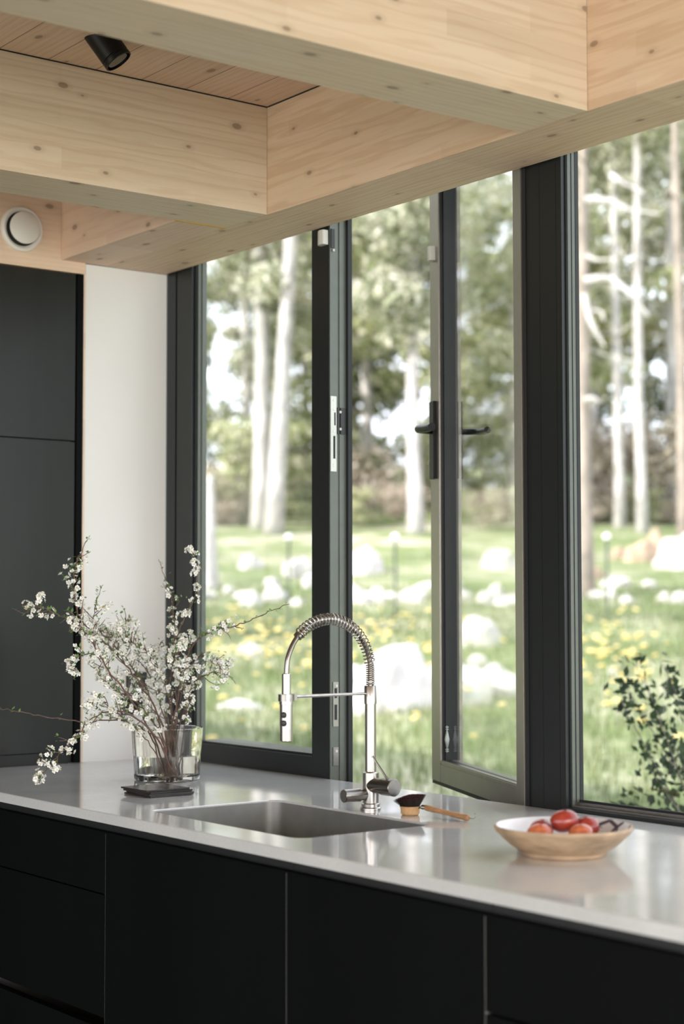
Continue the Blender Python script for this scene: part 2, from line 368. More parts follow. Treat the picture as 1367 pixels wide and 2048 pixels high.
bm = BM(); box(bm, -3.178, -3.112, YWIN + 0.001, 2.40, 0.85, ZT)
obj('mullion', bm, M['frame'], w1, bevel=0.001)
bm = BM(); box(bm, -3.112, -3.109, YWIN + 0.003, 2.3655, 0.85, ZT); box(bm, -3.112, -3.106, 2.3655, 2.3685, 0.85, ZT); box(bm, -3.112, -3.1085, 2.3685, 2.392, 0.85, ZT)
obj('jamb_rebate', bm, M['framel'], w1)
obj('weather_seal', box(BM(), -3.112, -3.1, 2.386, 2.398, 0.85, ZT), M['gasket'], w1)
obj('pane', box(BM(), -3.698, -3.17, 2.366, 2.370, 0.940, ZT), M['pane'], w1)
# hardware on the mullion side
k = obj('strike_plate', box(BM(), -3.109, -3.1065, 2.340, 2.357, 1.610, 1.786), M['zinc'], w1, bevel=0.0006); k['label'] = 'pale zinc plate'
obj('latch_slot', box(BM(), -3.1066, -3.1058, 2.3475, 2.353, 1.640, 1.693), M['gasket'], k)
obj('latch_slot', box(BM(), -3.1066, -3.1058, 2.3505, 2.354, 1.718, 1.748), M['gasket'], k)
for z in (1.624, 1.704, 1.755, 1.776):
    bm = BM(); lathe(bm, (-3.1066, 2.3487, z), [(0, 0), (0.0026, 0), (0.002, 0.0009), (0, 0.0009)], 12, Vector((1, 0, 0))); obj('screw', bm, M['steel'], k)
k = obj('keeper_plate', box(BM(), -3.1085, -3.106, 2.3595, 2.383, 1.698, 1.760), M['blackpl'], w1, bevel=0.0006)
for z in (1.710, 1.750):
    bm = BM(); lathe(bm, (-3.106, 2.368, z), [(0, 0), (0.0034, 0), (0.0028, 0.0012), (0, 0.0012)], 14, Vector((1, 0, 0))); obj('screw', bm, M['whitepl'], k)
for z0, z1 in ((1.02, 1.122), (0.93, 0.972)):
    k = obj('keeper_plate', box(BM(), -3.109, -3.1062, 2.3465, 2.3615, z0, z1), M['steel_d'], w1, bevel=0.0006)
    if z0 > 1: obj('latch_slot', box(BM(), -3.1063, -3.1055, 2.350, 2.357, 1.035, 1.07), M['gasket'], k); obj('latch_slot', box(BM(), -3.1063, -3.1055, 2.350, 2.357, 1.085, 1.108), M['gasket'], k)
    bm = BM(); lathe(bm, (-3.1062, 2.356, z1 - 0.009), [(0, 0), (0.0036, 0), (0.003, 0.0012), (0, 0.0012)], 14, Vector((1, 0, 0))); obj('screw', bm, M['whitepl'], k)
k = obj('keeper_plate', box(BM(), -3.109, -3.106, 2.342, 2.352, 2.135, 2.18), M['blackpl'], w1, bevel=0.0006)
bm = BM(); lathe(bm, (-3.106, 2.3487, 2.130), [(0, 0), (0.0034, 0), (0.0028, 0.0012), (0, 0.0012)], 14, Vector((1, 0, 0))); obj('screw', bm, M['whitepl'], w1)
# magnet sensor on mullion
def sensor(o, ax, ay, label, name='window_sensor'):
    bm = BM(); az = Vector((0, 0, 1)); pr = []
    for (a, b) in ((-0.0135, 0), (-0.0145, 0.006), (-0.011, 0.0125), (0.0, 0.016), (0.011, 0.0150), (0.0135, 0.013), (0.0135, 0)):
        pr.append((a, b))
    lo = [bm.verts.new(o + ax * a + ay * b - az * 0.017) for a, b in pr]; hi = [bm.verts.new(o + ax * a * 0.95 + ay * b + az * 0.017) for a, b in pr]
    bm.faces.new(lo[::-1]); bm.faces.new(hi)
    for i in range(len(pr)): j = (i + 1) % len(pr); bm.faces.new((lo[i], lo[j], hi[j], hi[i]))
    return tag(obj(name, bm, M['whitepl'], loc=o, bevel=0.001), label, 'sensor')
sensor(Vector((-3.1265, 2.3378, 2.160)), Vector((1, 0, 0)), Vector((0, -1, 0)), 'small white alarm sensor high on the closed window frame, under the beam')

# window 3 post + right fixed light
w3 = thing('window_3', (-2.0, YWIN, 0.86), 'fixed window right of the thick dark post', 'window', kind='structure')
bm = BM(); box(bm, -2.449, -2.437, YWIN + 0.004, 2.378, 0.85, ZT)
box(bm, -2.436, -2.407, YWIN, 2.378, 0.85, ZT); box(bm, -2.4062, -2.361, YWIN, 2.378, 0.85, ZT); box(bm, -2.3602, -2.3455, YWIN, 2.378, 0.85, ZT)
box(bm, -2.437, -2.35, YWIN + 0.002, 2.377, 0.85, ZT)
obj('post', bm, M['frame'], w3, bevel=0.0006)
obj('hinge_seal', box(BM(), -2.4585, -2.4492, YWIN + 0.0015, 2.378, 0.85, ZT), M['gasket'], w3)
obj('inner_bead', box(BM(), -2.3455, -2.3425, YWIN + 0.010, 2.378, 0.9, ZT), M['frame'], w3)
bm = BM(); box(bm, -2.3425, -2.3405, YWIN + 0.013, YWIN + 0.021, 0.91, ZT); box(bm, -2.3425, -2.3395, YWIN + 0.0235, YWIN + 0.032, 0.91, ZT)
obj('glazing_bead', bm, M['framel'], w3)
bm = BM(); box(bm, -2.3425, -2.3405, YWIN + 0.021, YWIN + 0.0235, 0.91, ZT); box(bm, -2.3425, -2.3385, YWIN + 0.032, 2.378, 0.91, ZT)
obj('weather_seal', bm, M['gasket'], w3)
bm = BM(); box(bm, -2.3455, 4.9, YWIN + 0.001, 2.42, 0.85, 0.9075)
obj('bottom_rail', bm, M['frame'], w3)
bm = BM(); box(bm, -2.340, 4.9, YWIN + 0.010, 2.40, 0.9075, 0.911); box(bm, -2.340, 4.9, YWIN + 0.020, 2.371, 0.911, 0.9165)
obj('sill_bead', bm, M['steel_d'], w3, bevel=0.0006)
bm = BM(); box(bm, -2.339, 4.9, YWIN + 0.030, 2.371, 0.9165, 0.921)
obj('sill_gasket', bm, M['gasket'], w3)
obj('pane', box(BM(), -2.342, 4.9, 2.372, 2.376, 0.912, ZT), M['pane'], w3)
obj('end_post', box(BM(), 4.9, 5.1, YWIN, 2.46, 0.85, ZT), M['frame'], w3)

# window 2: open casement
a_ = R(24.5); SD = Vector((-math.cos(a_), math.sin(a_), 0)); SN = Vector((-math.sin(a_), -math.cos(a_), 0)); UZ = Vector((0, 0, 1))
SH = Vector((-2.45, 2.36, 0))
def sb(bm, w0, w1, k0, k1, z0, z1): return obox(bm, SH, SD, SN, UZ, w0, w1, k0, k1, z0, z1)
w2 = thing('window_2', (-2.45, 2.36, 0.86), 'open casement window with black lever handle, hinged at the thick post', 'window', kind='structure')
Z0 = 0.885
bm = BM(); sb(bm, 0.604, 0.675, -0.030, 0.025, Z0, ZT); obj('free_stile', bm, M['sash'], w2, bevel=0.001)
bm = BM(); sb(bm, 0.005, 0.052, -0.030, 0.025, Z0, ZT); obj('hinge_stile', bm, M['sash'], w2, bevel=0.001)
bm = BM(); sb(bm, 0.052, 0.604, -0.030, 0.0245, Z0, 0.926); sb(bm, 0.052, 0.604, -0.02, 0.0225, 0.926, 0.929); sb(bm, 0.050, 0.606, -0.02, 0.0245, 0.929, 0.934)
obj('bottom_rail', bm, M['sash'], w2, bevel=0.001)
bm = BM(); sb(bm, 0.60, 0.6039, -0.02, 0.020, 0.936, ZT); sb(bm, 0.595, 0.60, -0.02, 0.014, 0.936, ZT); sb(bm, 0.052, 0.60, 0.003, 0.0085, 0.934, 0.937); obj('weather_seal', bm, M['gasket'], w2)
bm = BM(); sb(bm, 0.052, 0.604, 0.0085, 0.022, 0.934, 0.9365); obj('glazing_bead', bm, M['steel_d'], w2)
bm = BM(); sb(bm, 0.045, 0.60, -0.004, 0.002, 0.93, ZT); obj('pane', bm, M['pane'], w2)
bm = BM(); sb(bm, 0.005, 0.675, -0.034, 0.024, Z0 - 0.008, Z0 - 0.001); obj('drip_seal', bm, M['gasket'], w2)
# handle
def at_s(wd, k, z): return SH + SD * wd + SN * k + UZ * z
h = obj('lever_handle', sb(BM(), 0.622, 0.655, 0.0252, 0.034, 1.600, 1.785), M['black'], w2, bevel=0.002); h['label'] = 'matt black lever on a long backplate'
bm = BM(); tube(bm, smooth_path([at_s(0.638, 0.030, 1.716), at_s(0.638, 0.052, 1.717), at_s(0.632, 0.066, 1.717), at_s(0.612, 0.071, 1.716), at_s(0.560, 0.068, 1.712), at_s(0.520, 0.066, 1.712)], 6), 0.0094, 14)
obj('lever', bm, M['black'], h, smooth=True)
bm = BM(); tube(bm, [at_s(0.666, 0.0255, 1.640), at_s(0.666, 0.033, 1.640)], 0.006, 12); obj('cylinder_cover', bm, M['steel_d'], h, smooth=True)
bm = BM(); sb(bm, 0.675, 0.6775, -0.004, 0.016, 1.600, 1.785); obj('edge_plate', bm, M['zinc'], w2)
h2 = obj('outside_handle', sb(BM(), 0.622, 0.655, -0.039, -0.0302, 1.600, 1.785), M['black'], w2, bevel=0.002)
bm = BM(); tube(bm, smooth_path([at_s(0.638, -0.035, 1.714), at_s(0.638, -0.056, 1.714), at_s(0.630, -0.070, 1.714), at_s(0.610, -0.078, 1.712), at_s(0.560, -0.076, 1.709), at_s(0.525, -0.070, 1.708)], 6), 0.0078, 14)
obj('lever', bm, M['black'], h2, smooth=True)
bm = BM(); tube(bm, [at_s(0.592, 0.012, 0.963), at_s(0.592, 0.012, 0.969), at_s(0.592, 0.012, 0.985), at_s(0.592, 0.012, 1.000), at_s(0.592, 0.012, 1.006)], [0.0015, 0.003, 0.0062, 0.003, 0.0015], 12)
for z in (0.957, 0.9615, 1.008, 1.013): tube(bm, [at_s(0.592, 0.012, z), at_s(0.592, 0.012, z + 0.0018)], 0.0042, 10)
tube(bm, [at_s(0.592, 0.012, 0.955), at_s(0.592, 0.012, 1.017)], 0.0012, 8)
obj('corner_stay', bm, plain('grey_stay', (0.35, 0.38, 0.36), 0.4, metal=0.4), w2, smooth=True)
sensor(at_s(0.640, 0.0253, 2.142), -SD, SN, 'small grey sensor near the top of the open casement stile')

# ------------------------------------------------------------------ countertop with sink hole
SX0, SX1, SY0, SY1 = -2.856, -2.352, 1.702, 2.008
def rrect(x0, x1, y0, y1, r, z, n=8):
    out = []
    for cx, cy, a0 in ((x1 - r, y1 - r, 0), (x0 + r, y1 - r, 90), (x0 + r, y0 + r, 180), (x1 - r, y0 + r, 270)):
        for i in range(n + 1):
            a = R(a0 + 90 * i / n); out.append((cx + r * math.cos(a), cy + r * math.sin(a), z))
    return out
bm = BM(); TH = 0.020
def ring_top(z, inset):
    outer = [bm.verts.new(p) for p in ((XW + 0.0005 + 0, YF + inset, z), (-0.6, YF + inset, z), (-0.6, 2.336, z), (XW + 0.0005, 2.336, z))]
    inner = [bm.verts.new(p) for p in rrect(SX0 - inset, SX1 + inset, SY0 - inset, SY1 + inset, 0.030, z)]
    return outer, inner
def edges_of(vs_): return [bm.edges.new((vs_[i], vs_[(i + 1) % len(vs_)])) for i in range(len(vs_))]
def bridge(a, b):
    for i in range(len(a)): j = (i + 1) % len(a); bm.faces.new((a[i], a[j], b[j], b[i]))
o1, i1 = ring_top(ZC, 0.0015); o2, i2 = ring_top(ZC - 0.0015, 0.0); o3, i3 = ring_top(ZC - TH, 0.0)
es = edges_of(o1) + edges_of(i1); bmesh.ops.triangle_fill(bm, edges=es, use_beauty=True)
es = edges_of(o3) + edges_of(i3); bmesh.ops.triangle_fill(bm, edges=es, use_beauty=True)
bridge(o1, o2); bridge(o2, o3); bridge(i1, i2); bridge(i2, i3)
tag(obj('countertop', bm, M['counter'], loc=(-2.2, 1.98, ZC - TH)), 'long pale grey stone worktop under the windows', 'countertop')
# sink
sk = thing('kitchen_sink', (-2.604, 1.855, 0.70), 'undermounted grey steel sink below the spring tap', 'sink')
bm = BM(); prev = None
for (ins, z, r) in ((-0.012, 0.8795, 0.036), (0.0005, 0.8795, 0.030), (0.001, 0.896, 0.030), (0.004, 0.80, 0.032), (0.006, 0.735, 0.036), (0.016, 0.712, 0.045), (0.040, 0.703, 0.05), (0.11, 0.700, 0.035)):
    loop = [bm.verts.new(p) for p in rrect(SX0 + ins, SX1 - ins, SY0 + ins, SY1 - ins, r, z)]
    if prev: bridge(prev, loop)
    prev = loop
bm.faces.new(prev)
bk = obj('basin', bm, M['sinkm'], sk, smooth=True)
bm = BM(); lathe(bm, (-2.604, 1.855, 0.7003), [(0, 0), (0.045, 0), (0.045, 0.002), (0.036, 0.0022), (0.034, 0.0005), (0, 0.0005)], 32); obj('drain', bm, M['steel'], sk, smooth=True)

# ------------------------------------------------------------------ base cabinets
YB = 1.640
def cabinet(x0, x1, fronts, label):
    t = thing('base_cabinet', ((x0 + x1) / 2, 1.95, 0), label, 'cabinet', 'black base cabinets under the worktop')
    bm = BM(); box(bm, x0 + 0.001, x0 + 0.012, YB + 0.021, 2.33, 0.10, 0.8795); box(bm, x1 - 0.012, x1 - 0.001, YB + 0.021, 2.33, 0.10, 0.8795)
    box(bm, x0 + 0.012, x1 - 0.012, 2.31, 2.33, 0.10, 0.8795); box(bm, x0 + 0.012, x1 - 0.012, YB + 0.021, 2.33, 0.10, 0.112)
    obj('carcass', bm, M['gap'], t)
    obj('grip_channel', box(BM(), x0 + 0.0125, x1 - 0.0125, YB + 0.024, YB + 0.034, 0.828, 0.8794), M['channel'], t)
    bm = BM(); box(bm, x0 + 0.0006, x1 - 0.0006, YB + 0.0165, YB + 0.0208, 0.8555, 0.8795); obj('channel_lip', bm, M['channel'], t)
    for xe in (x0, x1 - 0.0012): obj('edge_strip', box(BM(), xe, xe + 0.0012, YB + 0.0012, YB + 0.0207, 0.10, 0.8545), M['gap'], t)
    obj('plinth', box(BM(), x0, x1, YB + 0.06, YB + 0.08, 0.0, 0.0995), M['dark'], t)
    for nm, z0, z1 in fronts:
        obj(nm, box(BM(), x0 + 0.0014, x1 - 0.0014, YB, YB + 0.019, z0, z1), M['dark'], t, bevel=0.0011)
cabinet(-3.826, -3.506, [('door', 0.10, 0.857)], 'narrow black base cabinet next to the tall cupboards')
cabinet(-3.506, -2.909, [('drawer', 0.738, 0.857), ('drawer', 0.500, 0.735), ('drawer', 0.10, 0.478)], 'black drawer cabinet below the branches and coasters')
cabinet(-2.909, -2.302, [('door', 0.10, 0.857)], 'black base cabinet below the sink')
cabinet(-2.302, -1.812, [('door', 0.10, 0.857)], 'black base cabinet right of the sink, below the dish brush')
cabinet(-1.812, -1.212, [('drawer', 0.720, 0.857), ('drawer', 0.42, 0.716), ('drawer', 0.10, 0.416)], 'black drawer cabinet below the fruit bowl')
cabinet(-1.212, -0.612, [('door', 0.10, 0.857)], 'black base cabinet nearest the camera')

# ------------------------------------------------------------------ faucet
FX, FY = -2.598, 2.054
fa = thing('kitchen_tap', (FX, FY, ZC), 'brushed steel spring neck kitchen tap behind the sink', 'tap')
bm = BM(); lathe(bm, (FX, FY, ZC), [(0, 0.0003), (0.0205, 0.0003), (0.0205, 0.004), (0.0185, 0.006), (0.0185, 0.012), (0.0158, 0.0135), (0.0158, 0.072), (0.0135, 0.0735), (0.0110, 0.0745), (0.0110, 0.150), (0.0110, 0.2055), (0.0124, 0.206), (0.0124, 0.2405), (0.0118, 0.2415), (0.0, 0.2415)], 36)
obj('column', bm, M['steel'], fa, smooth=True)
# mixer barrel (toward +X) with pin lever
bm = BM(); A1 = Vector((1, 0.02, 0)).normalized(); c1 = Vector((FX, FY, ZC + 0.048))
lathe(bm, c1, [(0, 0.004), (0.0150, 0.004), (0.0150, 0.038), (0.0168, 0.039), (0.0168, 0.071), (0.0160, 0.072), (0, 0.072)], 36, A1)
k = obj('mixer_barrel', bm, M['steel_d'], fa, smooth=True)
bm = BM(); lp = c1 + A1 * 0.054 + Vector((0, 0, 0.015))
tube(bm, [lp, lp + Vector((-0.004, -0.004, 0.006)), lp + Vector((-0.034, -0.012, 0.043))], [0.0028, 0.0025, 0.0019], 10); obj('pin_lever', bm, M['steel_d'], k, smooth=True)
# second knob towards the sink
bm = BM(); A2 = Vector((-0.10, -1, 0)).normalized(); c2 = Vector((FX, FY, ZC + 0.030))
lathe(bm, c2, [(0, 0.008), (0.0105, 0.008), (0.0105, 0.026), (0.0128, 0.0265), (0.0128, 0.062), (0.0120, 0.063), (0, 0.063)], 32, A2)
obj('diverter_knob', bm, M['steel_d'], fa, smooth=True)
# hose path: up, arc, down to spray head
RA = 0.1015; cy = FY - RA; cz = ZC + 0.271
def arc(t): # t: 0 at column side .. 1 at head side
    a = PI * t; return Vector((FX, cy + RA * math.cos(a), cz + RA * math.sin(a)))
hose = [Vector((FX, FY, ZC + 0.241)), Vector((FX, FY, cz))] + [arc(i / 28) for i in range(1, 27)] + [Vector((FX, cy - RA + 0.0005, cz - 0.002))]
bm = BM(); tube(bm, smooth_path(hose, 2), 0.0050, 12); obj('hose', bm, M['steel_d'], fa, smooth=True)
# spring
def coil(path, pitch_list, rad, wire, n=14):
    pts = []; ang = 0.0; P = [Vector(p) for p in path]
    L = [0.0]
    for a, b in zip(P, P[1:]): L.append(L[-1] + (b - a).length)
    tot = L[-1]; s_ = 0.0; i = 0
    while s_ < tot:
        while i < len(P) - 2 and L[i + 1] < s_: i += 1
        t = (s_ - L[i]) / max(1e-9, L[i + 1] - L[i]); c = P[i].lerp(P[i + 1], t)
        d = (P[i + 1] - P[i]).normalized(); u = Vector((1, 0, 0)); v_ = d.cross(u).normalized()
        pts.append(c + (u * math.cos(ang) + v_ * math.sin(ang)) * rad(s_ / tot))
        pit = pitch_list(s_ / tot); ang += 2 * PI / n; s_ += pit / n
    bm = BM(); tube(bm, pts, wire, 6); return bm
pa = [Vector((FX, FY, ZC + 0.2415)), Vector((FX, FY, cz))] + [arc(i / 60) for i in range(1, 46)]
obj('spring_coil', coil(pa, lambda t: 0.0042 if t < 0.16 else 0.0078, lambda t: 0.0078 if t < 0.16 else 0.0105, 0.00145), M['steel'], fa, smooth=True)
bm = BM(); e0 = arc(44.6 / 60); e1 = arc(46.0 / 60); tube(bm, [e0, e1], 0.0088, 16); obj('spring_collar', bm, M['steel_d'], fa, smooth=True)
HY = cy - RA + 0.0005
bm = BM(); lathe(bm, (FX, HY, 0), [(0, 1.0425), (0.0105, 1.0425), (0.0120, 1.044), (0.0126, 1.108), (0.0126, 1.112), (0.0134, 1.1125), (0.0134, 1.131), (0.0088, 1.132), (0.0088, 1.1695), (0.0075, 1.1705), (0, 1.1705)], 32)
hd = obj('spray_head', bm, M['steel'], fa, smooth=True)
vdir = Vector((0.80, -0.62, 0)).normalized(); vb = (vdir - Vector((0.6069, 0.7948, 0)) * 0.42).normalized()
for z in (1.093, 1.0775):
    bm = BM(); lathe(bm, Vector((FX, HY, z)) + vb * 0.0105, [(0, 0), (0.0060, 0), (0.0058, 0.0024), (0.0045, 0.0032), (0, 0.0034)], 20, vb); obj('button', bm, M['blackpl'], hd, smooth=True)
bm = BM(); zc_ = 1.1255; tube(bm, [(FX, FY - 0.012, zc_ + 0.001), (FX, HY + 0.019, zc_ + 0.001)], [0.0026, 0.0032], 14)
k = obj('holder_arm', bm, M['steel'], fa, smooth=True)
bm = BM(); lathe(bm, (FX, HY, zc_ - 0.007), [(0.0136, 0), (0.0155, 0), (0.0155, 0.013), (0.0136, 0.013), (0.0136, 0)], 28); box(bm, FX - 0.005, FX + 0.005, HY + 0.0145, HY + 0.0215, zc_ - 0.006, zc_ + 0.006); obj('holder_ring', bm, M['steel_d'], k, smooth=True)

# ------------------------------------------------------------------ coasters
cm = plain('dark_slate_coaster', (0.020, 0.016, 0.014), 0.25, var=0.2, nscale=20)
for i, (dx, dy, rz) in enumerate(((0, 0, 1.5), (0.003, 0.001, -2.5), (-0.002, -0.001, 3.0), (-0.010, -0.003, 0.5))):
    bm = BM(); box(bm, -0.052, 0.052, -0.053, 0.053, 0, 0.0034)
    o = obj('coaster', bm, cm, bevel=0.0006); o.location = (-3.083 + dx, 1.866 + dy, ZC + 0.0006 + 0.0037 * i); o.rotation_euler = (0, 0, R(rz))
    tag(o, ['square black coaster at the bottom of the stack beside the vase', 'square black coaster second from the bottom of the stack',
            'square black coaster second from the top of the stack', 'square black coaster on top of the stack, shifted left'][i], 'coaster', 'stack of black coasters')

# ------------------------------------------------------------------ vase, water
VX, VY = -3.330, 2.037
va = thing('glass_vase', (VX, VY, ZC + 0.0006), 'wide faceted clear glass vase of water holding the branches', 'vase')
def wob(j, n, h):
    a = 2 * PI * j / n * 10
    return 1.0 + 0.022 * abs(math.cos(a / 2)) - 0.011
bm = BM()
lathe(bm, (VX, VY, ZC + 0.0006), [(0.0, 0.0), (0.070, 0.0), (0.0735, 0.002), (0.0745, 0.008), (0.0765, 0.057), (0.0775, 0.060), (0.0815, 0.118), (0.0805, 0.1195), (0.0775, 0.118), (0.0735, 0.062), (0.0695, 0.014), (0.064, 0.010), (0.0, 0.009)], 80, wob=wob)
obj('glass_body', bm, glass_mat('clear_vase_glass', (1.0, 0.985, 0.93)), va, smooth=True)  # faint amber tint stands for wood and dandelions refracted in clear glass
bm = BM()
lathe(bm, (VX, VY, ZC + 0.0006), [(0.0, 0.0095), (0.0638, 0.0105), (0.0692, 0.0145), (0.0730, 0.056), (0.0, 0.056)], 80, wob=wob)
obj('water', bm, glass_mat('vase_water', (0.99, 1, 1), 0, 1.33), va, smooth=True)

# ------------------------------------------------------------------ blossoming branches
bark = plain('plum_branch_bark', (0.13, 0.075, 0.058), 0.6, var=0.3, nscale=120, nz=(1, 1, 1))
twigm = plain('red_brown_twig', (0.11, 0.05, 0.038), 0.6, var=0.2, nscale=120)
leafm = plain('young_green_leaf', (0.14, 0.25, 0.06), 0.5, var=0.35, nscale=60)
petm = plain('white_petal', (0.93, 0.93, 0.90), 0.6, var=0.02, nscale=100)
stam = plain('pale_yellow_stamen', (0.62, 0.55, 0.25), 0.6, var=0.2, nscale=200)
def blossom_mesh(sd):
    rng = random.Random(sd); bm = BM()
    for k in range(5):
        a = 2 * PI * k / 5 + rng.uniform(-.15, .15); lift = rng.uniform(0.1, 0.9)
        d = Vector((math.cos(a), math.sin(a), 0)); s_ = Vector((-math.sin(a), math.cos(a), 0)); L = rng.uniform(0.0042, 0.0054)
        prof = [(0.0, 0.0004, 0), (0.35, 0.0014, 0.2), (0.7, 0.0021, 0.45), (0.95, 0.0015, 0.62), (1.05, 0.0004, 0.68)]
        rows = []
        for (t, wd, h) in prof:
            c = d * (t * L) + Vector((0, 0, 1)) * (h * L * lift)
            rows.append([bm.verts.new(c - s_ * wd), bm.verts.new(c - Vector((0, 0, 0.0004))), bm.verts.new(c + s_ * wd)])
        for a1, b1 in zip(rows, rows[1:]):
            bm.faces.new((a1[0], a1[1], b1[1], b1[0])); bm.faces.new((a1[1], a1[2], b1[2], b1[1]))
    for k in range(9):
        a = rng.uniform(0, 2 * PI); q = rng.uniform(0.0006, 0.0022)
        t0 = Vector((math.cos(a) * 0.0004, math.sin(a) * 0.0004, 0)); t1 = Vector((math.cos(a) * q, math.sin(a) * q, 0.0030))
        tube(bm, [t0, t1], 0.00016, 3, True, 1)
        tube(bm, [t1, t1 + Vector((0, 0, 0.0005))], 0.00042, 4, True, 1)
    me = bpy.data.meshes.new('blossom'); bm.to_mesh(me); bm.free(); me.materials.append(petm); me.materials.append(stam)
    me.polygons.foreach_set('use_smooth', [True] * len(me.polygons)); return me
BLM = [blossom_mesh(i) for i in range(6)]
def branch(path, label, seed, r0=0.0021, r1=0.0006, nb=80, b0=0.35, b1=1.0, leaf=90, tw=16, twl=0.055, cl=(2, 5), clustered=False, spread=0.010):
    """path: (px, py, depth) control points in the photograph, world points along the stem"""
    rng = random.Random(seed)
    P = smooth_path([dep(*p) for p in path], 7); n = len(P)
    for i in range(1, n - 1):
        P[i] = P[i] + Vector((rng.uniform(-1, 1), rng.uniform(-1, 1), rng.uniform(-1, 1))) * 0.0022
    root = thing('blossoming_branch', P[0], label, 'branch', 'white blossoming branches in the vase')
    bm = BM(); tube(bm, P, [r0 + (r1 - r0) * i / (n - 1) for i in range(n)], 6)
    twigs = []
    for k in range(tw):
        f = b0 + (b1 - b0) * (k + rng.random()) / tw; i = min(n - 2, int(f * (n - 1)))
        d = (P[i + 1] - P[i]).normalized(); u, v_ = frame_of(d); a = rng.uniform(0, 2 * PI)
        side = (u * math.cos(a) + v_ * math.sin(a) + Vector((0, 0, 0.35))); dr = (d * rng.uniform(0.3, 1.0) + side * 0.9).normalized()
        L = twl * rng.uniform(0.35, 1.1) * (1.15 - 0.5 * f); q = P[i]; tp = [q]
        for s_ in range(4):
            dr = (dr + Vector((rng.uniform(-1, 1), rng.uniform(-1, 1), rng.uniform(-.6, 1))) * 0.22).normalized(); q = q + dr * (L / 4); tp.append(q)
        tube(bm, tp, [0.0011, 0.0010, 0.0009, 0.0007, 0.0005], 5); twigs.append(tp)
    obj('stem', bm, bark, root, smooth=True)
    # blossoms: clusters on twigs and on the stem
    spots = []
    for tp in twigs: spots += [tp[2].lerp(tp[3], rng.random()), tp[4]]
    m_ = int(len(twigs) * 0.9) + 4
    for k in range(m_):
        i = int((b0 + (b1 - b0) * rng.random()) * (n - 1)); spots.append(P[i])
    rng.shuffle(spots); cnt = 0; si = 0; base = Vector(P[0])
    while cnt < nb and si < len(spots) * 3:
        c = spots[si % len(spots)]; si += 1
        for q in range(rng.randint(*cl)):
            if cnt >= nb: break
            off = Vector((rng.gauss(0, 1), rng.gauss(0, 1), rng.gauss(0, 1))) * spread * 0.55
            o = bpy.data.objects.new('blossom', BLM[rng.randrange(6)]); C.objects.link(o); o.parent = root
            o.location = c + off - base; nd = (off.normalized() + Vector((0.25, -0.2, 0.35))) 
            o.rotation_euler = nd.to_track_quat('Z', 'Y').to_euler(); sc_ = rng.uniform(0.92, 1.32); o.scale = (sc_,) * 3; cnt += 1
    bm = BM()
    for k in range(leaf):
        c = rng.choice(spots) if rng.random() < 0.75 else P[int((0.25 + 0.74 * rng.random()) * (n - 1))]
        d = Vector((rng.uniform(-1, 1), rng.uniform(-1, 1), rng.uniform(-.3, 1))).normalized(); u, v_ = frame_of(d)
        L = rng.uniform(0.006, 0.012); W = L * 0.29; c = c + Vector((rng.gauss(0, 1), rng.gauss(0, 1), rng.gauss(0, 1))) * 0.003
        vv = [bm.verts.new(c), bm.verts.new(c + d * L * 0.45 + u * W), bm.verts.new(c + d * L * 0.5 + v_ * W * 0.3), bm.verts.new(c + d * L * 0.45 - u * W), bm.verts.new(c + d * L)]
        bm.faces.new((vv[0], vv[1], vv[2])); bm.faces.new((vv[0], vv[2], vv[3])); bm.faces.new((vv[1], vv[4], vv[2])); bm.faces.new((vv[2], vv[4], vv[3]))
    o = obj('leaves', bm, leafm, root); o['kind'] = 'stuff'
    return root
branch([(350, 1556, 3.86), (347, 1480, 3.85), (340, 1380, 3.83), (345, 1300, 3.82), (366, 1245, 3.80), (390, 1190, 3.79), (391, 1130, 3.78), (382, 1094, 3.78)],
       'tall right-hand blossoming branch with round flower clusters against the dark frame', 11, nb=80, b0=0.2, b1=1.0, tw=9, twl=0.03, cl=(5, 8), spread=0.008, leaf=60)
branch([(340, 1558, 3.88), (352, 1450, 3.9), (350, 1340, 3.92), (350, 1260, 3.9), (343, 1195, 3.88), (327, 1150, 3.88), (317, 1118, 3.88)],
       'upright blossoming branch ending in a bare tip beside the window frame', 12, nb=70, b0=0.28, b1=0.72, tw=14, twl=0.05, leaf=90)
branch([(330, 1552, 3.84), (348, 1430, 3.80), (372, 1320, 3.77), (408, 1268, 3.75), (455, 1256, 3.72), (500, 1240, 3.70), (542, 1222, 3.68), (578, 1208, 3.66)],
       'long red-tipped branch reaching right towards the tap', 13, r1=0.0007, nb=60, b0=0.25, b1=0.62, tw=14, twl=0.045, leaf=110)
branch([(355, 1550, 3.86), (358, 1460, 3.85), (382, 1380, 3.80), (405, 1352, 3.78), (438, 1345, 3.76), (455, 1350, 3.75), (471, 1368, 3.74)],
       'short drooping branch on the right over the vase rim', 14, nb=70, b0=0.25, b1=0.85, tw=14, twl=0.06, leaf=90)
branch([(345, 1545, 3.84), (325, 1450, 3.80), (282, 1370, 3.75), (225, 1300, 3.72), (170, 1250, 3.70), (148, 1195, 3.70), (150, 1140, 3.69), (165, 1100, 3.69), (180, 1071, 3.69)],
       'tall left-hand branch rising past the tall cupboard edge', 15, r0=0.0025, nb=95, b0=0.3, b1=0.84, tw=24, twl=0.05, leaf=120)
branch([(335, 1550, 3.82), (305, 1470, 3.76), (262, 1400, 3.70), (210, 1330, 3.66), (178, 1275, 3.64), (150, 1245, 3.62), (112, 1228, 3.60), (75, 1213, 3.59), (45, 1230, 3.58)],
       'arching branch stretching left with flower clusters before the cupboard', 16, r0=0.0025, nb=95, b0=0.33, b1=1.0, tw=22, twl=0.05, cl=(4, 8), spread=0.009, leaf=110)
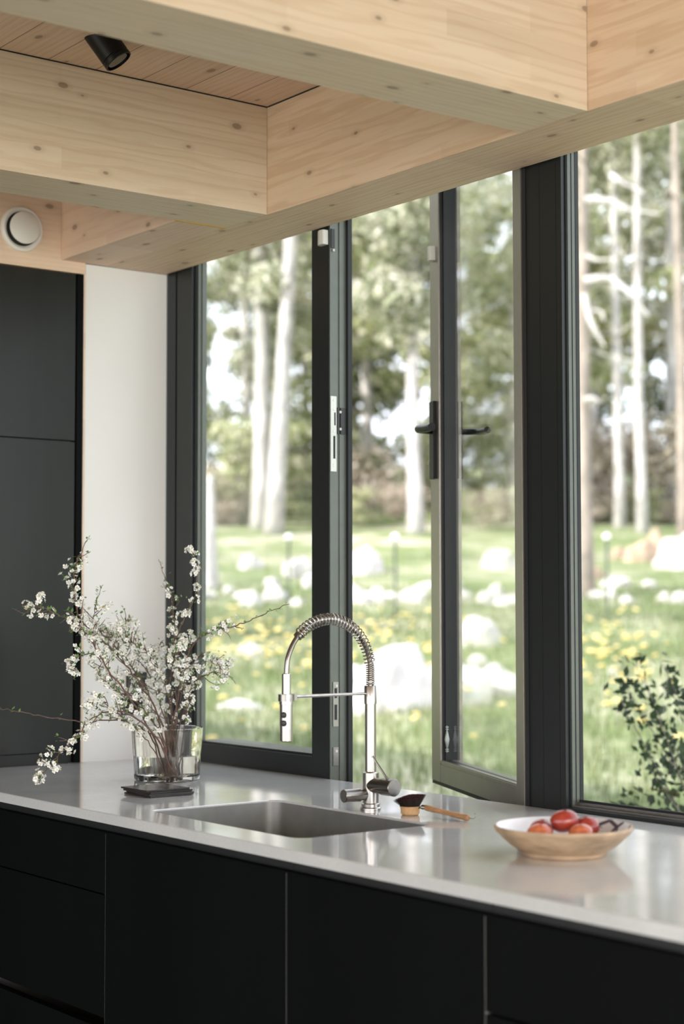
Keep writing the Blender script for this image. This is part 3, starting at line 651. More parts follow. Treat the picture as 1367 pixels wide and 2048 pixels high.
branch([(352, 1560, 3.80), (315, 1480, 3.72), (270, 1435, 3.66), (225, 1422, 3.62), (180, 1438, 3.58), (150, 1478, 3.56), (118, 1508, 3.54), (92, 1540, 3.53), (72, 1562, 3.52)],
       'low drooping branch with large flower clusters touching down to the counter', 17, r0=0.0024, nb=98, b0=0.3, b1=1.0, tw=18, twl=0.04, cl=(5, 8), spread=0.0095, leaf=70)
branch([(322, 1545, 3.83), (300, 1470, 3.78), (245, 1442, 3.70), (160, 1443, 3.62), (85, 1432, 3.56), (30, 1422, 3.53), (-20, 1414, 3.50)],
       'thin nearly bare twig pointing straight left out of the picture', 18, r0=0.0022, r1=0.0006, nb=22, b0=0.15, b1=0.5, tw=8, twl=0.03, leaf=40)
branch([(338, 1552, 3.87), (318, 1440, 3.86), (272, 1345, 3.82), (225, 1285, 3.78), (190, 1245, 3.77), (192, 1205, 3.76), (206, 1170, 3.76)],
       'branch with leafy tip standing before the white wall edge', 19, nb=95, b0=0.3, b1=0.8, tw=24, twl=0.055, leaf=120)
branch([(348, 1555, 3.85), (332, 1450, 3.88), (308, 1370, 3.90), (275, 1300, 3.90), (250, 1262, 3.90), (258, 1234, 3.90)],
       'middle branch with dense small flowers before the white wall', 20, nb=95, b0=0.28, b1=0.95, tw=24, twl=0.06, leaf=130)
branch([(343, 1556, 3.84), (345, 1450, 3.82), (330, 1370, 3.80), (300, 1310, 3.79), (270, 1290, 3.78), (240, 1280, 3.77), (200, 1258, 3.76)],
       'crossing branch with dense flowers low in the middle of the bouquet', 21, r0=0.0014, nb=95, b0=0.25, b1=1.0, tw=26, twl=0.06, leaf=130)
branch([(340, 1554, 3.80), (318, 1470, 3.76), (270, 1400, 3.74), (225, 1360, 3.72), (190, 1310, 3.71), (150, 1318, 3.69), (140, 1345, 3.68)],
       'side branch hanging down with flowers before the cupboard edge', 22, nb=95, b0=0.3, b1=1.0, tw=22, twl=0.055, leaf=110)
branch([(336, 1556, 3.90), (352, 1440, 3.93), (375, 1350, 3.92), (400, 1310, 3.9), (425, 1325, 3.88), (440, 1335, 3.87)],
       'back branch spreading right in front of the window corner', 23, nb=90, b0=0.25, b1=1.0, tw=20, twl=0.055, leaf=100)

branch([(341, 1550, 3.86), (322, 1460, 3.84), (296, 1400, 3.83), (262, 1350, 3.82), (238, 1310, 3.81), (215, 1290, 3.80), (188, 1278, 3.79)],
       'dense short branch in front of the white wall left of the outlet', 24, r0=0.0014, nb=98, b0=0.2, b1=1.0, tw=28, twl=0.06, leaf=130)
branch([(346, 1552, 3.90), (340, 1460, 3.92), (322, 1400, 3.93), (310, 1350, 3.93), (300, 1320, 3.92), (318, 1290, 3.91)],
       'short dense branch right above the vase centre', 25, r0=0.0014, nb=98, b0=0.2, b1=1.0, tw=26, twl=0.055, leaf=120)
branch([(334, 1554, 3.80), (300, 1490, 3.74), (262, 1450, 3.70), (222, 1415, 3.67), (200, 1400, 3.66), (170, 1410, 3.64)],
       'low side branch with flowers left of the vase rim', 26, r0=0.0014, nb=90, b0=0.25, b1=1.0, tw=22, twl=0.05, leaf=120)
branch([(352, 1556, 3.83), (366, 1470, 3.79), (372, 1400, 3.76), (362, 1350, 3.75), (356, 1310, 3.74), (368, 1290, 3.74)],
       'short upright branch with flowers against the window frame', 27, r0=0.0014, nb=95, b0=0.25, b1=1.0, tw=24, twl=0.05, leaf=120)
branch([(340, 1556, 3.79), (330, 1490, 3.76), (305, 1440, 3.74), (268, 1420, 3.72), (240, 1385, 3.71), (205, 1362, 3.70), (196, 1335, 3.70)],
       'leafy branch leaning left with small flowers over the outlet', 28, r0=0.0014, nb=95, b0=0.2, b1=1.0, tw=24, twl=0.05, leaf=140)

# ------------------------------------------------------------------ dish brush
br = thing('dish_brush', (-2.47, 2.09, ZC), 'wooden dish brush with dark bristles lying between tap and fruit bowl', 'brush')
bw = plain('oiled_beech', (0.42, 0.23, 0.11), 0.5, var=0.25, nscale=60, nz=(1, 1, 4))
bwl = plain('pale_beech_head', (0.62, 0.38, 0.18), 0.5, var=0.15, nscale=60)
brm = plain('dark_bristle', (0.022, 0.013, 0.010), 0.7, var=0.3, nscale=200)
tipm = plain('reddish_bristle_tip', (0.05, 0.015, 0.012), 0.7, var=0.3)
hc = Vector((-2.487, 2.062, 0)); 
bm = BM(); lathe(bm, hc + Vector((0, 0, ZC + 0.0005)), [(0, 0), (0.0155, 0), (0.018, 0.003), (0.0185, 0.012), (0.0205, 0.0165), (0, 0.018)], 28); hd_ = obj('brush_head', bm, bwl, br, smooth=True)
rng = random.Random(5); bm = BM()
for k in range(1500):
    a = rng.uniform(0, 2 * PI); q = math.sqrt(rng.random()); b0_ = hc + Vector((math.cos(a) * q * 0.018, math.sin(a) * q * 0.018, ZC + 0.0165))
    L = 0.0215 * (1.0 + 0.1 * rng.random()); d = Vector((math.cos(a) * q * 0.62 - 0.03, math.sin(a) * q * 0.62 - 0.04, 1 - 0.30 * q + 0.25 * q * (math.cos(a) * 0.607 + math.sin(a) * 0.795))); e = b0_ + d * L
    u, v_ = frame_of(d); ww = 0.00045
    m1 = b0_.lerp(e, 0.9)
    A = [bm.verts.new(b0_ + u * ww), bm.verts.new(b0_ - u * ww), bm.verts.new(m1 - u * ww), bm.verts.new(m1 + u * ww)]
    B = [bm.verts.new(e - u * ww), bm.verts.new(e + u * ww)]
    bm.faces.new(A); bm.faces.new((A[3], A[2], B[0], B[1])).material_index = 1
o = obj('bristles', bm, [brm, tipm], br); o['kind'] = 'stuff'
h0 = Vector((-2.456, 2.073, ZC + 0.0165)); h1 = Vector((-2.342, 2.082, ZC + 0.0068))
bm = BM(); hp = [h0.lerp(h1, t) for t in (0, 0.03, 0.1, 0.3, 0.6, 0.85, 0.95, 0.985, 1.0)]
tube(bm, hp, [0.003, 0.0056, 0.0060, 0.0052, 0.0050, 0.0056, 0.0062, 0.0055, 0.003], 16); obj('handle', bm, bw, br, smooth=True)
bm = BM(); tube(bm, [hc + Vector((0.012, 0.004, ZC + 0.014)), h0 + Vector((0.004, 0, 0))], 0.0018, 8)
tube(bm, [h0 + Vector((-0.006, -0.003, 0)), h0 + Vector((0.001, 0, 0))], 0.0045, 12); obj('ferrule', bm, M['steel_d'], br, smooth=True)
bm = BM(); hk = smooth_path([h1 + Vector((-0.003, 0, 0)), h1 + Vector((0.007, 0.001, 0)), h1 + Vector((0.013, 0.003, 0.001)), h1 + Vector((0.015, 0.004, 0.006)), h1 + Vector((0.012, 0.004, 0.010))], 4)
tube(bm, hk, 0.0008, 6); obj('hook', bm, M['steel'], br, smooth=True)

# ------------------------------------------------------------------ fruit bowl
BX, BY = -1.946, 1.932
bo = thing('fruit_bowl', (BX, BY, ZC), 'shallow tan stoneware bowl with white glazed inside, holding red fruit', 'bowl')
tan = plain('unglazed_tan_stoneware', (0.44, 0.31, 0.195), 0.55, var=0.28, nscale=26, bmp=0.15, nz=(1, 1, 2.5))
m, nt, b = new_mat('white_glaze_with_brush_marks')
vo = N(nt, 'ShaderNodeTexVoronoi', feature='DISTANCE_TO_EDGE'); setin(vo, Scale=22.0); nt.links.new(coords(nt), vo.inputs[0])
msk = noise_t(nt, coords(nt), 14, 2)
fa1 = ramp(nt, vo.outputs[0], [(0.0, (1, 1, 1)), (0.05, (1, 1, 1)), (0.09, (0, 0, 0))]); fa2 = ramp(nt, msk, [(0.52, (0, 0, 0)), (0.56, (1, 1, 1))])
fm = N(nt, 'ShaderNodeMath', operation='MULTIPLY'); nt.links.new(fa1, fm.inputs[0]); nt.links.new(fa2, fm.inputs[1])
nt.links.new(mixc(nt, fm.outputs[0], (0.80, 0.80, 0.82), (0.10, 0.08, 0.12)), b.inputs['Base Color']); setin(b, Roughness=0.15); glaze = m
bm = BM()
lathe(bm, (BX, BY, ZC + 0.0005), [(0, 0.002), (0.062, 0.002), (0.064, 0.0), (0.068, 0.0), (0.0695, 0.003), (0.070, 0.006), (0.086, 0.0165), (0.100, 0.0290), (0.1085, 0.0375), (0.1112, 0.0425), (0.1100, 0.0465), (0.1075, 0.0465)], 72)
obj('body', bm, tan, bo, smooth=True)
bm = BM(); lathe(bm, (BX, BY, ZC + 0.0005), [(0.1075, 0.0465), (0.1045, 0.0425), (0.096, 0.028), (0.080, 0.018), (0.050, 0.011), (0, 0.009)], 72)
obj('glazed_inside', bm, glaze, bo, smooth=True)
def fruit_mat(name, c1, c2):
    m, nt, b = new_mat(name); f = noise_t(nt, coords(nt), 30, 4, 0.6)
    nt.links.new(ramp(nt, f, [(0.35, c1), (0.62, c2)]), b.inputs['Base Color']); setin(b, Roughness=0.28, Coat_Weight=0.3, Specular_IOR_Level=0.6); return m
fm1 = fruit_mat('red_plum_skin', (0.20, 0.012, 0.012), (0.38, 0.045, 0.022)); fm2 = fruit_mat('orange_red_skin', (0.36, 0.035, 0.025), (0.66, 0.20, 0.08))
stm = plain('fruit_stalk', (0.07, 0.04, 0.02), 0.7)
def fruit(dx, dy, z, r, el, rot, mt, label):
    bm = BM(); bmesh.ops.create_uvsphere(bm, u_segments=28, v_segments=18, radius=r)
    for v_ in bm.verts:
        p = v_.co; k = 1 + 0.02 * noise.noise(p * 40); a = math.atan2(p.y, p.x)
        cre = 1 - 0.05 * max(0, math.cos(a)) ** 12; p.x *= cre * k; p.y *= cre * k; p.z *= el
        rr = math.hypot(p.x, p.y) / r; p.z -= math.copysign(0.14 * r * math.exp(-(rr / 0.22) ** 2), p.z)
    t = thing('fruit', (BX + dx, BY + dy, ZC + z), label, 'fruit', 'red fruit in the bowl'); t.rotation_euler = rot
    me = bpy.data.meshes.new('flesh'); bm.to_mesh(me); bm.free(); o = link('skin', me, mt, t, (0, 0, 0), True)
    bm = BM(); tube(bm, [(0, 0, r * el * 0.82), (0.001, 0, r * el * 1.0), (0.003, 0, r * el * 1.12)], [0.0010, 0.0008, 0.0011], 6)
    me = bpy.data.meshes.new('stalk'); bm.to_mesh(me); bm.free(); link('stalk', me, stm, t, (0, 0, 0), True)
# right / up vectors on the counter seen from the camera
RX, RY = 0.607, 0.795
def fp(a, d): return (RX * a + (-0.7948) * d, RY * a + 0.607 * d)
for a, d, z, r, el, rot, mt, lb in (
    (0.002, 0.004, 0.0525, 0.0185, 1.28, (0.0, 1.35, 0.85), fm1, 'dark red fruit lying on top of the others in the bowl'),
    (0.040, 0.016, 0.0410, 0.0180, 1.18, (0.2, 1.45, 1.0), fm1, 'red fruit at the right of the pile in the bowl'),
    (0.024, -0.030, 0.0350, 0.0180, 1.15, (0.0, 1.4, 0.8), fm2, 'orange-red fruit at the front right of the pile in the bowl'),
    (-0.040, -0.018, 0.0340, 0.0180, 1.22, (0.0, 1.45, 0.9), fm2, 'orange-blushed fruit at the left front of the pile in the bowl'),
    (-0.032, 0.028, 0.0350, 0.0175, 1.15, (0.2, 1.3, 0.9), fm1, 'dull red fruit at the back left of the pile in the bowl')):
    x_, y_ = fp(a, d); fruit(x_, y_, z, r, el, rot, mt, lb)

# ================================================================== outside
FXY = Vector((-0.7947, 0.6070)); 
prof_s = [-60, 4, 7, 10, 14, 19, 25, 33, 45, 70, 140]; prof_z = [-0.45, -0.36, -0.12, 0.12, 0.34, 0.79, 1.37, 2.70, 4.3, 7.0, 12]
def gz(x, y):
    s_ = x * FXY.x + y * FXY.y
    z = float(np.interp(s_, prof_s, prof_z))
    k = min(1.0, max(0.0, (s_ - 6) / 8))
    z += k * (0.10 * noise.noise(Vector((x * 0.35, y * 0.35, 0))) + 0.04 * noise.noise(Vector((x * 1.3, y * 1.3, 5))))
    return z
def polar(px, d):
    """world x, y where the photograph's column px meets distance d"""
    r_ = ray(px, 1210); return r_.x * d, r_.y * d
bm = BM(); rows = []
ss = [-60, -40, -26, -16, -10, -6, -3, -1, 1, 2.2] + [3.2 + 0.5 * i for i in range(20)] + [13.2 + 1.0 * i for i in range(30)] + [44 + 4 * i for i in range(12)]
LT = Vector((0.6070, 0.7947))
for s_ in ss:
    row = []
    for i in range(81):
        l = (i - 40) / 40.0; lat = math.copysign(abs(l) ** 1.5, l) * (26 + abs(s_) * 0.8)
        p = FXY * s_ + LT * lat; row.append(bm.verts.new((p.x, p.y, gz(p.x, p.y))))
    rows.append(row)
for a, b2 in zip(rows, rows[1:]):
    for i in range(80):
        q = [a[i], a[i + 1], b2[i + 1], b2[i]]
        cx = sum(v_.co.x for v_ in q) / 4; cy_ = sum(v_.co.y for v_ in q) / 4
        bm.faces.new(q)
bmesh.ops.delete(bm, geom=[v_ for v_ in bm.verts if not v_.link_faces], context='VERTS')
m, nt, b = new_mat('meadow_ground')
cn = coords(nt); f1 = noise_t(nt, cn, 0.55, 6, 0.65); f2 = noise_t(nt, cn, 9, 4, 0.7); f3 = noise_t(nt, coords(nt, (1, 1, 1), (9, 4, 0)), 0.33, 5, 0.7)
g1 = ramp(nt, f2, [(0.3, (0.10, 0.14, 0.055)), (0.55, (0.18, 0.22, 0.10)), (0.75, (0.33, 0.33, 0.21))])
g2 = mixc(nt, ramp(nt, f1, [(0.45, (0, 0, 0)), (0.62, (0.75,) * 3)]), g1, (0.42, 0.40, 0.30))
g3 = mixc(nt, ramp(nt, f3, [(0.56, (0, 0, 0)), (0.66, (0.7,) * 3)]), g2, (0.55, 0.50, 0.42))
nt.links.new(g3, b.inputs['Base Color']); setin(b, Roughness=0.9, Specular_IOR_Level=0.1); bump(nt, b, f2, 0.5, 0.05)
tag(obj('ground', bm, m, smooth=True), 'sloping grassy meadow outside the windows', 'ground', None, 'structure')

def np_mesh(name, V, nper, mats, midx=None):
    """V: (n, nper, 3) vertices of n separate polygons"""
    n = V.shape[0]; me = bpy.data.meshes.new(name)
    me.vertices.add(n * nper); me.vertices.foreach_set('co', V.reshape(-1).astype(np.float32))
    me.loops.add(n * nper); me.loops.foreach_set('vertex_index', np.arange(n * nper, dtype=np.int32))
    me.polygons.add(n); me.polygons.foreach_set('loop_start', np.arange(0, n * nper, nper, dtype=np.int32))
    me.polygons.foreach_set('loop_total', np.full(n, nper, dtype=np.int32))
    if midx is not None: me.polygons.foreach_set('material_index', midx.astype(np.int32))
    me.update(); me.validate()
    for mt in mats: me.materials.append(mt)
    return me
def leaf_cloud(rng, centers, radii, n, size, squash=0.6, aspect=0.5, midn=1):
    """n leaf quads spread over ellipsoids"""
    k = rng.integers(0, len(centers), n); c = np.asarray(centers)[k]; r = np.asarray(radii)[k]
    d = rng.normal(size=(n, 3)); d /= np.linalg.norm(d, axis=1)[:, None]
    rad = r * rng.random(n) ** 0.45
    p = c + d * rad[:, None] * np.array([1, 1, squash])
    a = rng.normal(size=(n, 3)); a /= np.linalg.norm(a, axis=1)[:, None]
    b_ = np.cross(a, rng.normal(size=(n, 3))); b_ /= np.linalg.norm(b_, axis=1)[:, None]
    s_ = size * (0.6 + 0.8 * rng.random(n))[:, None]
    V = np.stack([p - a * s_, p - b_ * s_ * aspect, p + a * s_, p + b_ * s_ * aspect], axis=1)
    return V
def leaf_material(name, c1, c2, c3):
    m, nt, b = new_mat(name)
    g = N(nt, 'ShaderNodeNewGeometry')
    nt.links.new(ramp(nt, g.outputs['Random Per Island'], [(0.0, c1), (0.5, c2), (1.0, c3)]), b.inputs['Base Color'])
    setin(b, Roughness=0.5, Specular_IOR_Level=0.4)
    tr = N(nt, 'ShaderNodeBsdfTranslucent'); nt.links.new(b.inputs['Base Color'].links[0].from_socket, tr.inputs[0])
    mx = N(nt, 'ShaderNodeMixShader'); mx.inputs[0].default_value = 0.45
    nt.links.new(b.outputs[0], mx.inputs[1]); nt.links.new(tr.outputs[0], mx.inputs[2]); nt.links.new(mx.outputs[0], nt.nodes['Material Output'].inputs[0])
    return m
LM_pine = leaf_material('pine_needles', (0.10, 0.135, 0.06), (0.46, 0.48, 0.33), (0.88, 0.83, 0.76))
LM_dark = leaf_material('spruce_needles', (0.05, 0.07, 0.03), (0.24, 0.28, 0.13), (0.58, 0.56, 0.42))
LM_light = leaf_material('fresh_birch_leaves', (0.16, 0.20, 0.07), (0.52, 0.55, 0.30), (0.88, 0.82, 0.70))
LM_dry = leaf_material('dry_twiggy_undergrowth', (0.26, 0.21, 0.15), (0.56, 0.48, 0.40), (0.80, 0.72, 0.66))
barkw = plain('pale_bark', (0.46, 0.43, 0.425), 0.85, var=0.38, nscale=5, nz=(1, 1, 0.5), bmp=0.6)  # pale lilac-grey bark, one base tone varied at random
barkd = plain('grey_brown_bark', (0.30, 0.25, 0.22), 0.9, var=0.35, nscale=6, nz=(1, 1, 0.4), bmp=0.6)

def trunk_bm(rng, H, r, lean=(0, 0), bend=0.15, nseg=14, branches=10, bl=1.4, bstart=0.25, blen_top=0.5):
    bm = BM(); pts = []; x = y = 0.0
    ph = rng.uniform(0, 6); 
    for i in range(nseg + 1):
        t = i / nseg
        pts.append(Vector((lean[0] * t * H + bend * math.sin(t * 5 + ph) * t, lean[1] * t * H + bend * math.cos(t * 4 + ph) * t, t * H)))
    rads = [r * (1.25 if i == 0 else 1.0) * (1 - 0.72 * i / nseg) for i in range(nseg + 1)]
    pts[0].z -= 0.25
    tube(bm, pts, rads, 10)
    tips = []
    for k in range(branches):
        t = bstart + (0.98 - bstart) * (k + rng.random()) / branches; i = min(nseg - 1, int(t * nseg)); p = pts[i].lerp(pts[i + 1], t * nseg - i)
        a = rng.uniform(0, 2 * PI); L = bl * rng.uniform(0.5, 1.1) * (1 - blen_top * t); q = p; bp = [p]; d = Vector((math.cos(a), math.sin(a), rng.uniform(-0.1, 0.5)))
        for s_ in range(5):
            d = (d + Vector((rng.uniform(-1, 1), rng.uniform(-1, 1), rng.uniform(-1.2, 0.8))) * 0.28).normalized(); q = q + d * (L / 5); bp.append(q)
        tube(bm, bp, [r * 0.30 * (1 - 0.7 * t), r * 0.26 * (1 - .7 * t), r * 0.22 * (1 - .7 * t), r * 0.17 * (1 - .7 * t), r * 0.12 * (1 - .7 * t), r * 0.07 * (1 - .7 * t)], 6)
        tips.append((bp[3], L)); tips.append((bp[5], L))
    return bm, tips
def place(o, x, y, rz=0, s=1.0, dz=0):
    o.location = (x, y, gz(x, y) + dz); o.rotation_euler = (0, 0, rz); o.scale = (s, s, s); return o
def tree(name, label, cat, px, d, H, r, mat, seed, leafm_, nleaf, crown, leafsize=0.10, lean=(0, 0), group=None, bend=0.15, branches=12, bl=1.4, bstart=0.25):
    """crown: (z0, z1, radius) foliage zone"""
    rng = random.Random(seed); x, y = polar(px, d)
    t = thing(name, (x, y, gz(x, y)), label, cat, group)
    bm, tips = trunk_bm(rng, H, r, lean, bend, branches=branches, bl=bl, bstart=bstart)
    me = bpy.data.meshes.new('trunk'); bm.to_mesh(me); bm.free(); link('trunk', me, mat, t, (0, 0, 0), True)
    if nleaf:
        nr = np.random.default_rng(seed); z0, z1, cr = crown
        cs = [tuple(p) for p, L in tips if z0 - 0.5 < p.z < z1 + 1]; rs = [0.45 * cr] * len(cs)
        for k in range(9):
            f = nr.random(); z = z0 + (z1 - z0) * f; a = nr.random() * 6.28; q = cr * (0.75 * nr.random()) * (1 - 0.4 * f)
            cs.append((lean[0] * z + q * math.cos(a), lean[1] * z + q * math.sin(a), z)); rs.append(cr * (0.3 + 0.35 * nr.random()))
        me = np_mesh('foliage', leaf_cloud(nr, cs, rs, nleaf, leafsize), 4, [leafm_]); o = link('foliage', me, leafm_, t, (0, 0, 0)); o['kind'] = 'stuff'
    return t
# ---- trunks that can be singled out
LR = lambda k: (0.607 * k, 0.795 * k)      # lean to the right in the photograph
tree('pine_tree', 'pale straight trunk leaning right, seen behind the closed left window', 'tree', 546, 33, 13, 0.185, barkw, 31, LM_pine, 5000, (8.5, 12.5, 1.8), lean=LR(0.058), bend=0.05, branches=9, bl=1.5, bstart=0.42)
tree('pine_tree', 'pale forked trunk left of the leaning one behind the closed window', 'tree', 519, 34, 12, 0.185, barkw, 32, LM_pine, 7000, (4.6, 10, 1.5), lean=LR(0.004), bend=0.22, branches=14, bl=1.5, bstart=0.36)
tree('birch_tree', 'short broken pale trunk at the left edge of the closed window', 'tree', 417, 26, 1.75, 0.17, barkw, 33, None, 0, None, branches=2, bl=0.5, bend=0.02)
tree('pine_tree', 'tall pale pine with bushy crown seen through the open window gap', 'tree', 832, 33, 9, 0.16, barkw, 34, LM_pine, 9000, (4.0, 8.5, 1.6), lean=LR(-0.012), bend=0.08, branches=16, bl=1.3, bstart=0.45)
tree('pine_tree', 'grey trunk with pale crooked dead limbs close to the thick post', 'tree', 1172, 25, 11, 0.125, barkd, 35, LM_pine, 5000, (7.5, 11, 2.0), bend=0.06, branches=7, bl=1.0, bstart=0.55)
tree('pine_tree', 'thin pale trunk, second from the post in the right window', 'tree', 1240, 34, 12, 0.115, barkw, 36, LM_pine, 5000, (7, 11, 1.8), bend=0.08, branches=10)
tree('pine_tree', 'slim bright trunk in the middle of the right window', 'tree', 1286, 33, 13, 0.115, barkw, 37, LM_pine, 4500, (8, 12, 1.6), lean=LR(-0.012), bend=0.10, branches=10)
tree('pine_tree', 'tall bright trunk near the right edge of the right window', 'tree', 1347, 36, 14, 0.14, barkw, 38, LM_pine, 5000, (9, 13, 1.8), bend=0.10, branches=10)
tree('pine_tree', 'grey trunk at the very right edge of the picture', 'tree', 1368, 30, 12, 0.12, barkd, 39, LM_pine, 3000, (8, 11, 1.6), bend=0.08, branches=8)
# dead limbs of the grey trunk
x, y = polar(1172, 25)
def limb(path, r0, lb):
    P = smooth_path([dep(*p) for p in path], 5); n = len(P); bm = BM(); tube(bm, P, [r0 * (1 - 0.7 * i / (n - 1)) for i in range(n)], 7); return bm
gt = [o for o in bpy.data.objects if o.get('label', '').startswith('grey trunk with pale')][0]
for pth, r0 in (([(1172, 560, 25), (1215, 556, 24.7), (1245, 575, 24.5), (1270, 600, 24.3), (1296, 632, 24.2)], 0.062),
                ([(1168, 590, 25), (1180, 640, 24.8), (1196, 672, 24.7), (1208, 692, 24.6)], 0.055),
                ([(1172, 398, 25), (1220, 402, 24.6), (1260, 420, 24.4), (1318, 428, 24.2)], 0.055),
                ([(1172, 800, 25), (1185, 796, 24.8), (1200, 806, 24.7)], 0.05), ([(1186, 620, 24.8), (1202, 625, 24.7), (1208, 642, 24.6)], 0.03),
                ([(1174, 512, 25), (1192, 520, 24.8), (1234, 518, 24.6)], 0.04), ([(1220, 350, 25), (1246, 366, 24.8), (1286, 385, 24.6)], 0.05)):
    obj('dead_limb', limb(pth, r0, ''), barkw, gt, smooth=True)

# ---- forest proto types, copied with shared meshes
def proto_tree(seed, H, r, bark_, leaf_, nleaf, kind):
    rng = random.Random(seed); nr = np.random.default_rng(seed)
    bm, tips = trunk_bm(rng, H, r, (rng.uniform(-.03, .03), rng.uniform(-.03, .03)), 0.15, branches=16 if kind != 'spruce' else 26, bl=1.5, bstart=0.15)
    me = bpy.data.meshes.new('trunk'); bm.to_mesh(me); bm.free(); me.materials.append(bark_); me.polygons.foreach_set('use_smooth', [True] * len(me.polygons))
    cs = []; rs = []
    if kind == 'spruce':
        for k in range(60):
            f = nr.random() ** 1.2; z = 0.6 + (H - 0.6) * f; q = 1.9 * (1 - f) * nr.random() ** .6 + 0.1; a = nr.random() * 6.28; cs.append((q * math.cos(a), q * math.sin(a), z)); rs.append(0.25 + 0.55 * (1 - f))
    elif kind == 'bush':
        for k in range(16):
            a = nr.random() * 6.28; q = 0.9 * nr.random() ** .5; cs.append((q * math.cos(a), q * math.sin(a), 0.3 + (H - 0.3) * nr.random() * 0.8)); rs.append(0.3 + 0.3 * nr.random())
    else:
        for k in range(30):
            f = 0.3 + 0.7 * nr.random(); z = H * f; a = nr.random() * 6.28; q = 1.7 * nr.random(); cs.append((q * math.cos(a), q * math.sin(a), z)); rs.append(0.3 + 0.7 * nr.random())
    mf = np_mesh('foliage', leaf_cloud(nr, cs, rs, int(nleaf * 0.62), 0.115 if kind != 'bush' else 0.06), 4, [leaf_])
    return me, mf
PROT = {'spruce': [proto_tree(201, 9, 0.13, barkd, LM_dark, 9000, 'spruce'), proto_tree(202, 7, 0.11, barkd, LM_dark, 8000, 'spruce')],
        'pine': [proto_tree(203, 12, 0.14, barkw, LM_pine, 7000, 'pine'), proto_tree(204, 11, 0.11, barkw, LM_pine, 7000, 'pine')],
        'birch': [proto_tree(205, 9, 0.09, barkw, LM_light, 6000, 'birch'), proto_tree(206, 8, 0.08, barkw, LM_light, 6500, 'birch')],
        'bush': [proto_tree(207, 1.9, 0.03, barkd, LM_light, 4500, 'bush'), proto_tree(208, 1.6, 0.03, barkd, LM_dry, 4500, 'bush'), proto_tree(209, 2.2, 0.03, barkd, LM_dark, 4500, 'bush')]}
def put(kind, var, px, d, s, rz, name, label, cat, group, lat=None):
    if lat is None: x, y = polar(px, d)
    else: x, y = lat
    t = thing(name, (x, y, gz(x, y)), label, cat, group); t.rotation_euler = (0, 0, rz); t.scale = (s, s, s)
    mt, mf = PROT[kind][var]
    o = bpy.data.objects.new('trunk' if kind != 'bush' else 'stems', mt); C.objects.link(o); o.parent = t
    o = bpy.data.objects.new('foliage', mf); C.objects.link(o); o.parent = t; o['kind'] = 'stuff'
    return t
rng = random.Random(77)
LBL = {'spruce': ('spruce_tree', 'dark green blurred spruce deep in the forest behind the meadow', 'tree', 'dark spruces in the forest'),
       'pine': ('pine_tree', 'blurred pine with pale trunk deep in the forest behind the meadow', 'tree', 'pines deep in the forest'),
       'birch': ('birch_tree', 'blurred light green birch at the forest edge behind the meadow', 'tree', 'birches at the forest edge')}
def in_view_px(i, n, lo, hi): return lo + (hi - lo) * (i + rng.uniform(0.1, 0.9)) / n
for i in range(15): put('spruce', i % 2, in_view_px((i * 7) % 15, 15, -1500, 2300), rng.uniform(44, 56), rng.uniform(0.9, 1.4), rng.uniform(0, 6), *LBL['spruce'])
for i in range(24): put('pine', i % 2, in_view_px((i * 7) % 24, 24, -1500, 2300), rng.uniform(37, 50), rng.uniform(0.85, 1.2), rng.uniform(0, 6), *LBL['pine'])
for i in range(20): put('birch', i % 2, in_view_px((i * 7) % 20, 20, -1500, 2300), rng.uniform(36, 46), rng.uniform(0.8, 1.2), rng.uniform(0, 6), *LBL['birch'])
BL = ['light green bush at the edge of the forest', 'dry pinkish undergrowth bush at the edge of the forest', 'dark low shrub at the edge of the forest']
for i in range(60):
    v_ = (0, 1, 0, 2, 1, 0, 1)[i % 7]
    put('bush', v_, in_view_px((i * 11) % 60, 60, -900, 1900), rng.uniform(35, 41) if i % 2 else rng.uniform(33.6, 35.5), rng.uniform(0.8, 1.5) if i % 2 else rng.uniform(0.35, 0.6), rng.uniform(0, 6), ('green_bush', 'dry_bush', 'dark_shrub')[v_], BL[v_], 'bush', ('green bushes', 'dry bushes', 'dark shrubs')[v_] + ' at the forest edge')
# trees the open casement mirrors (to the left of the house)
for i in range(10):
    px = -2600 + 150 * i; put('birch' if i % 3 else 'pine', i % 2, px, rng.uniform(15, 30), rng.uniform(0.6, 0.9), rng.uniform(0, 6), *(('garden_tree', 'garden tree mirrored in the open casement glass', 'tree', 'trees left of the house')))

# ---- rocks
rockw = plain('pale_granite', (0.55, 0.515, 0.50), 0.85, var=0.2, nscale=3, bmp=0.5)  # pale pinkish stone, one base tone varied at random
rockb = plain('brown_granite', (0.42, 0.30, 0.22), 0.85, var=0.35, nscale=2.5, bmp=0.5)
def rock(px, d, wd, hh, seed, label, mat=rockw, group=None, name='rock', sink=0.12, dx=0.8, py=None):
    bm = BM(); bmesh.ops.create_icosphere(bm, subdivisions=4, radius=1.0)
    off = Vector((seed * 3.7, seed * 1.3, 0))
    for v_ in bm.verts:
        p = v_.co.copy(); k = 1 + 0.30 * noise.noise(p * 1.1 + off) + 0.10 * noise.noise(p * 2.7 + off) + 0.04 * noise.noise(p * 6 + off)
        # flattened facets
        p = p * k; v_.co = Vector((p.x * wd / 2, p.y * wd / 2 * dx, max(p.z, -0.5) * hh / 1.0))
    me = bpy.data.meshes.new(name); bm.to_mesh(me); bm.free(); o = link(name, me, mat, None, None, True)
    x, y = polar(px, d); o.location = (x, y, gz(x, y) - sink * hh); o.rotation_euler = (0, 0, seed * 1.7); return tag(o, label, 'rock', group)
rock(782, 14.6, 0.98, 0.60, 3, 'big white boulder on the meadow behind the tap', name='boulder', dx=0.7)
rock(905, 15.2, 0.75, 0.42, 8, 'low white boulder right of the big one, seen through the casement', name='boulder')
rock(1000, 15.6, 0.55, 0.30, 9, 'flat pale rock seen low in the casement glass')
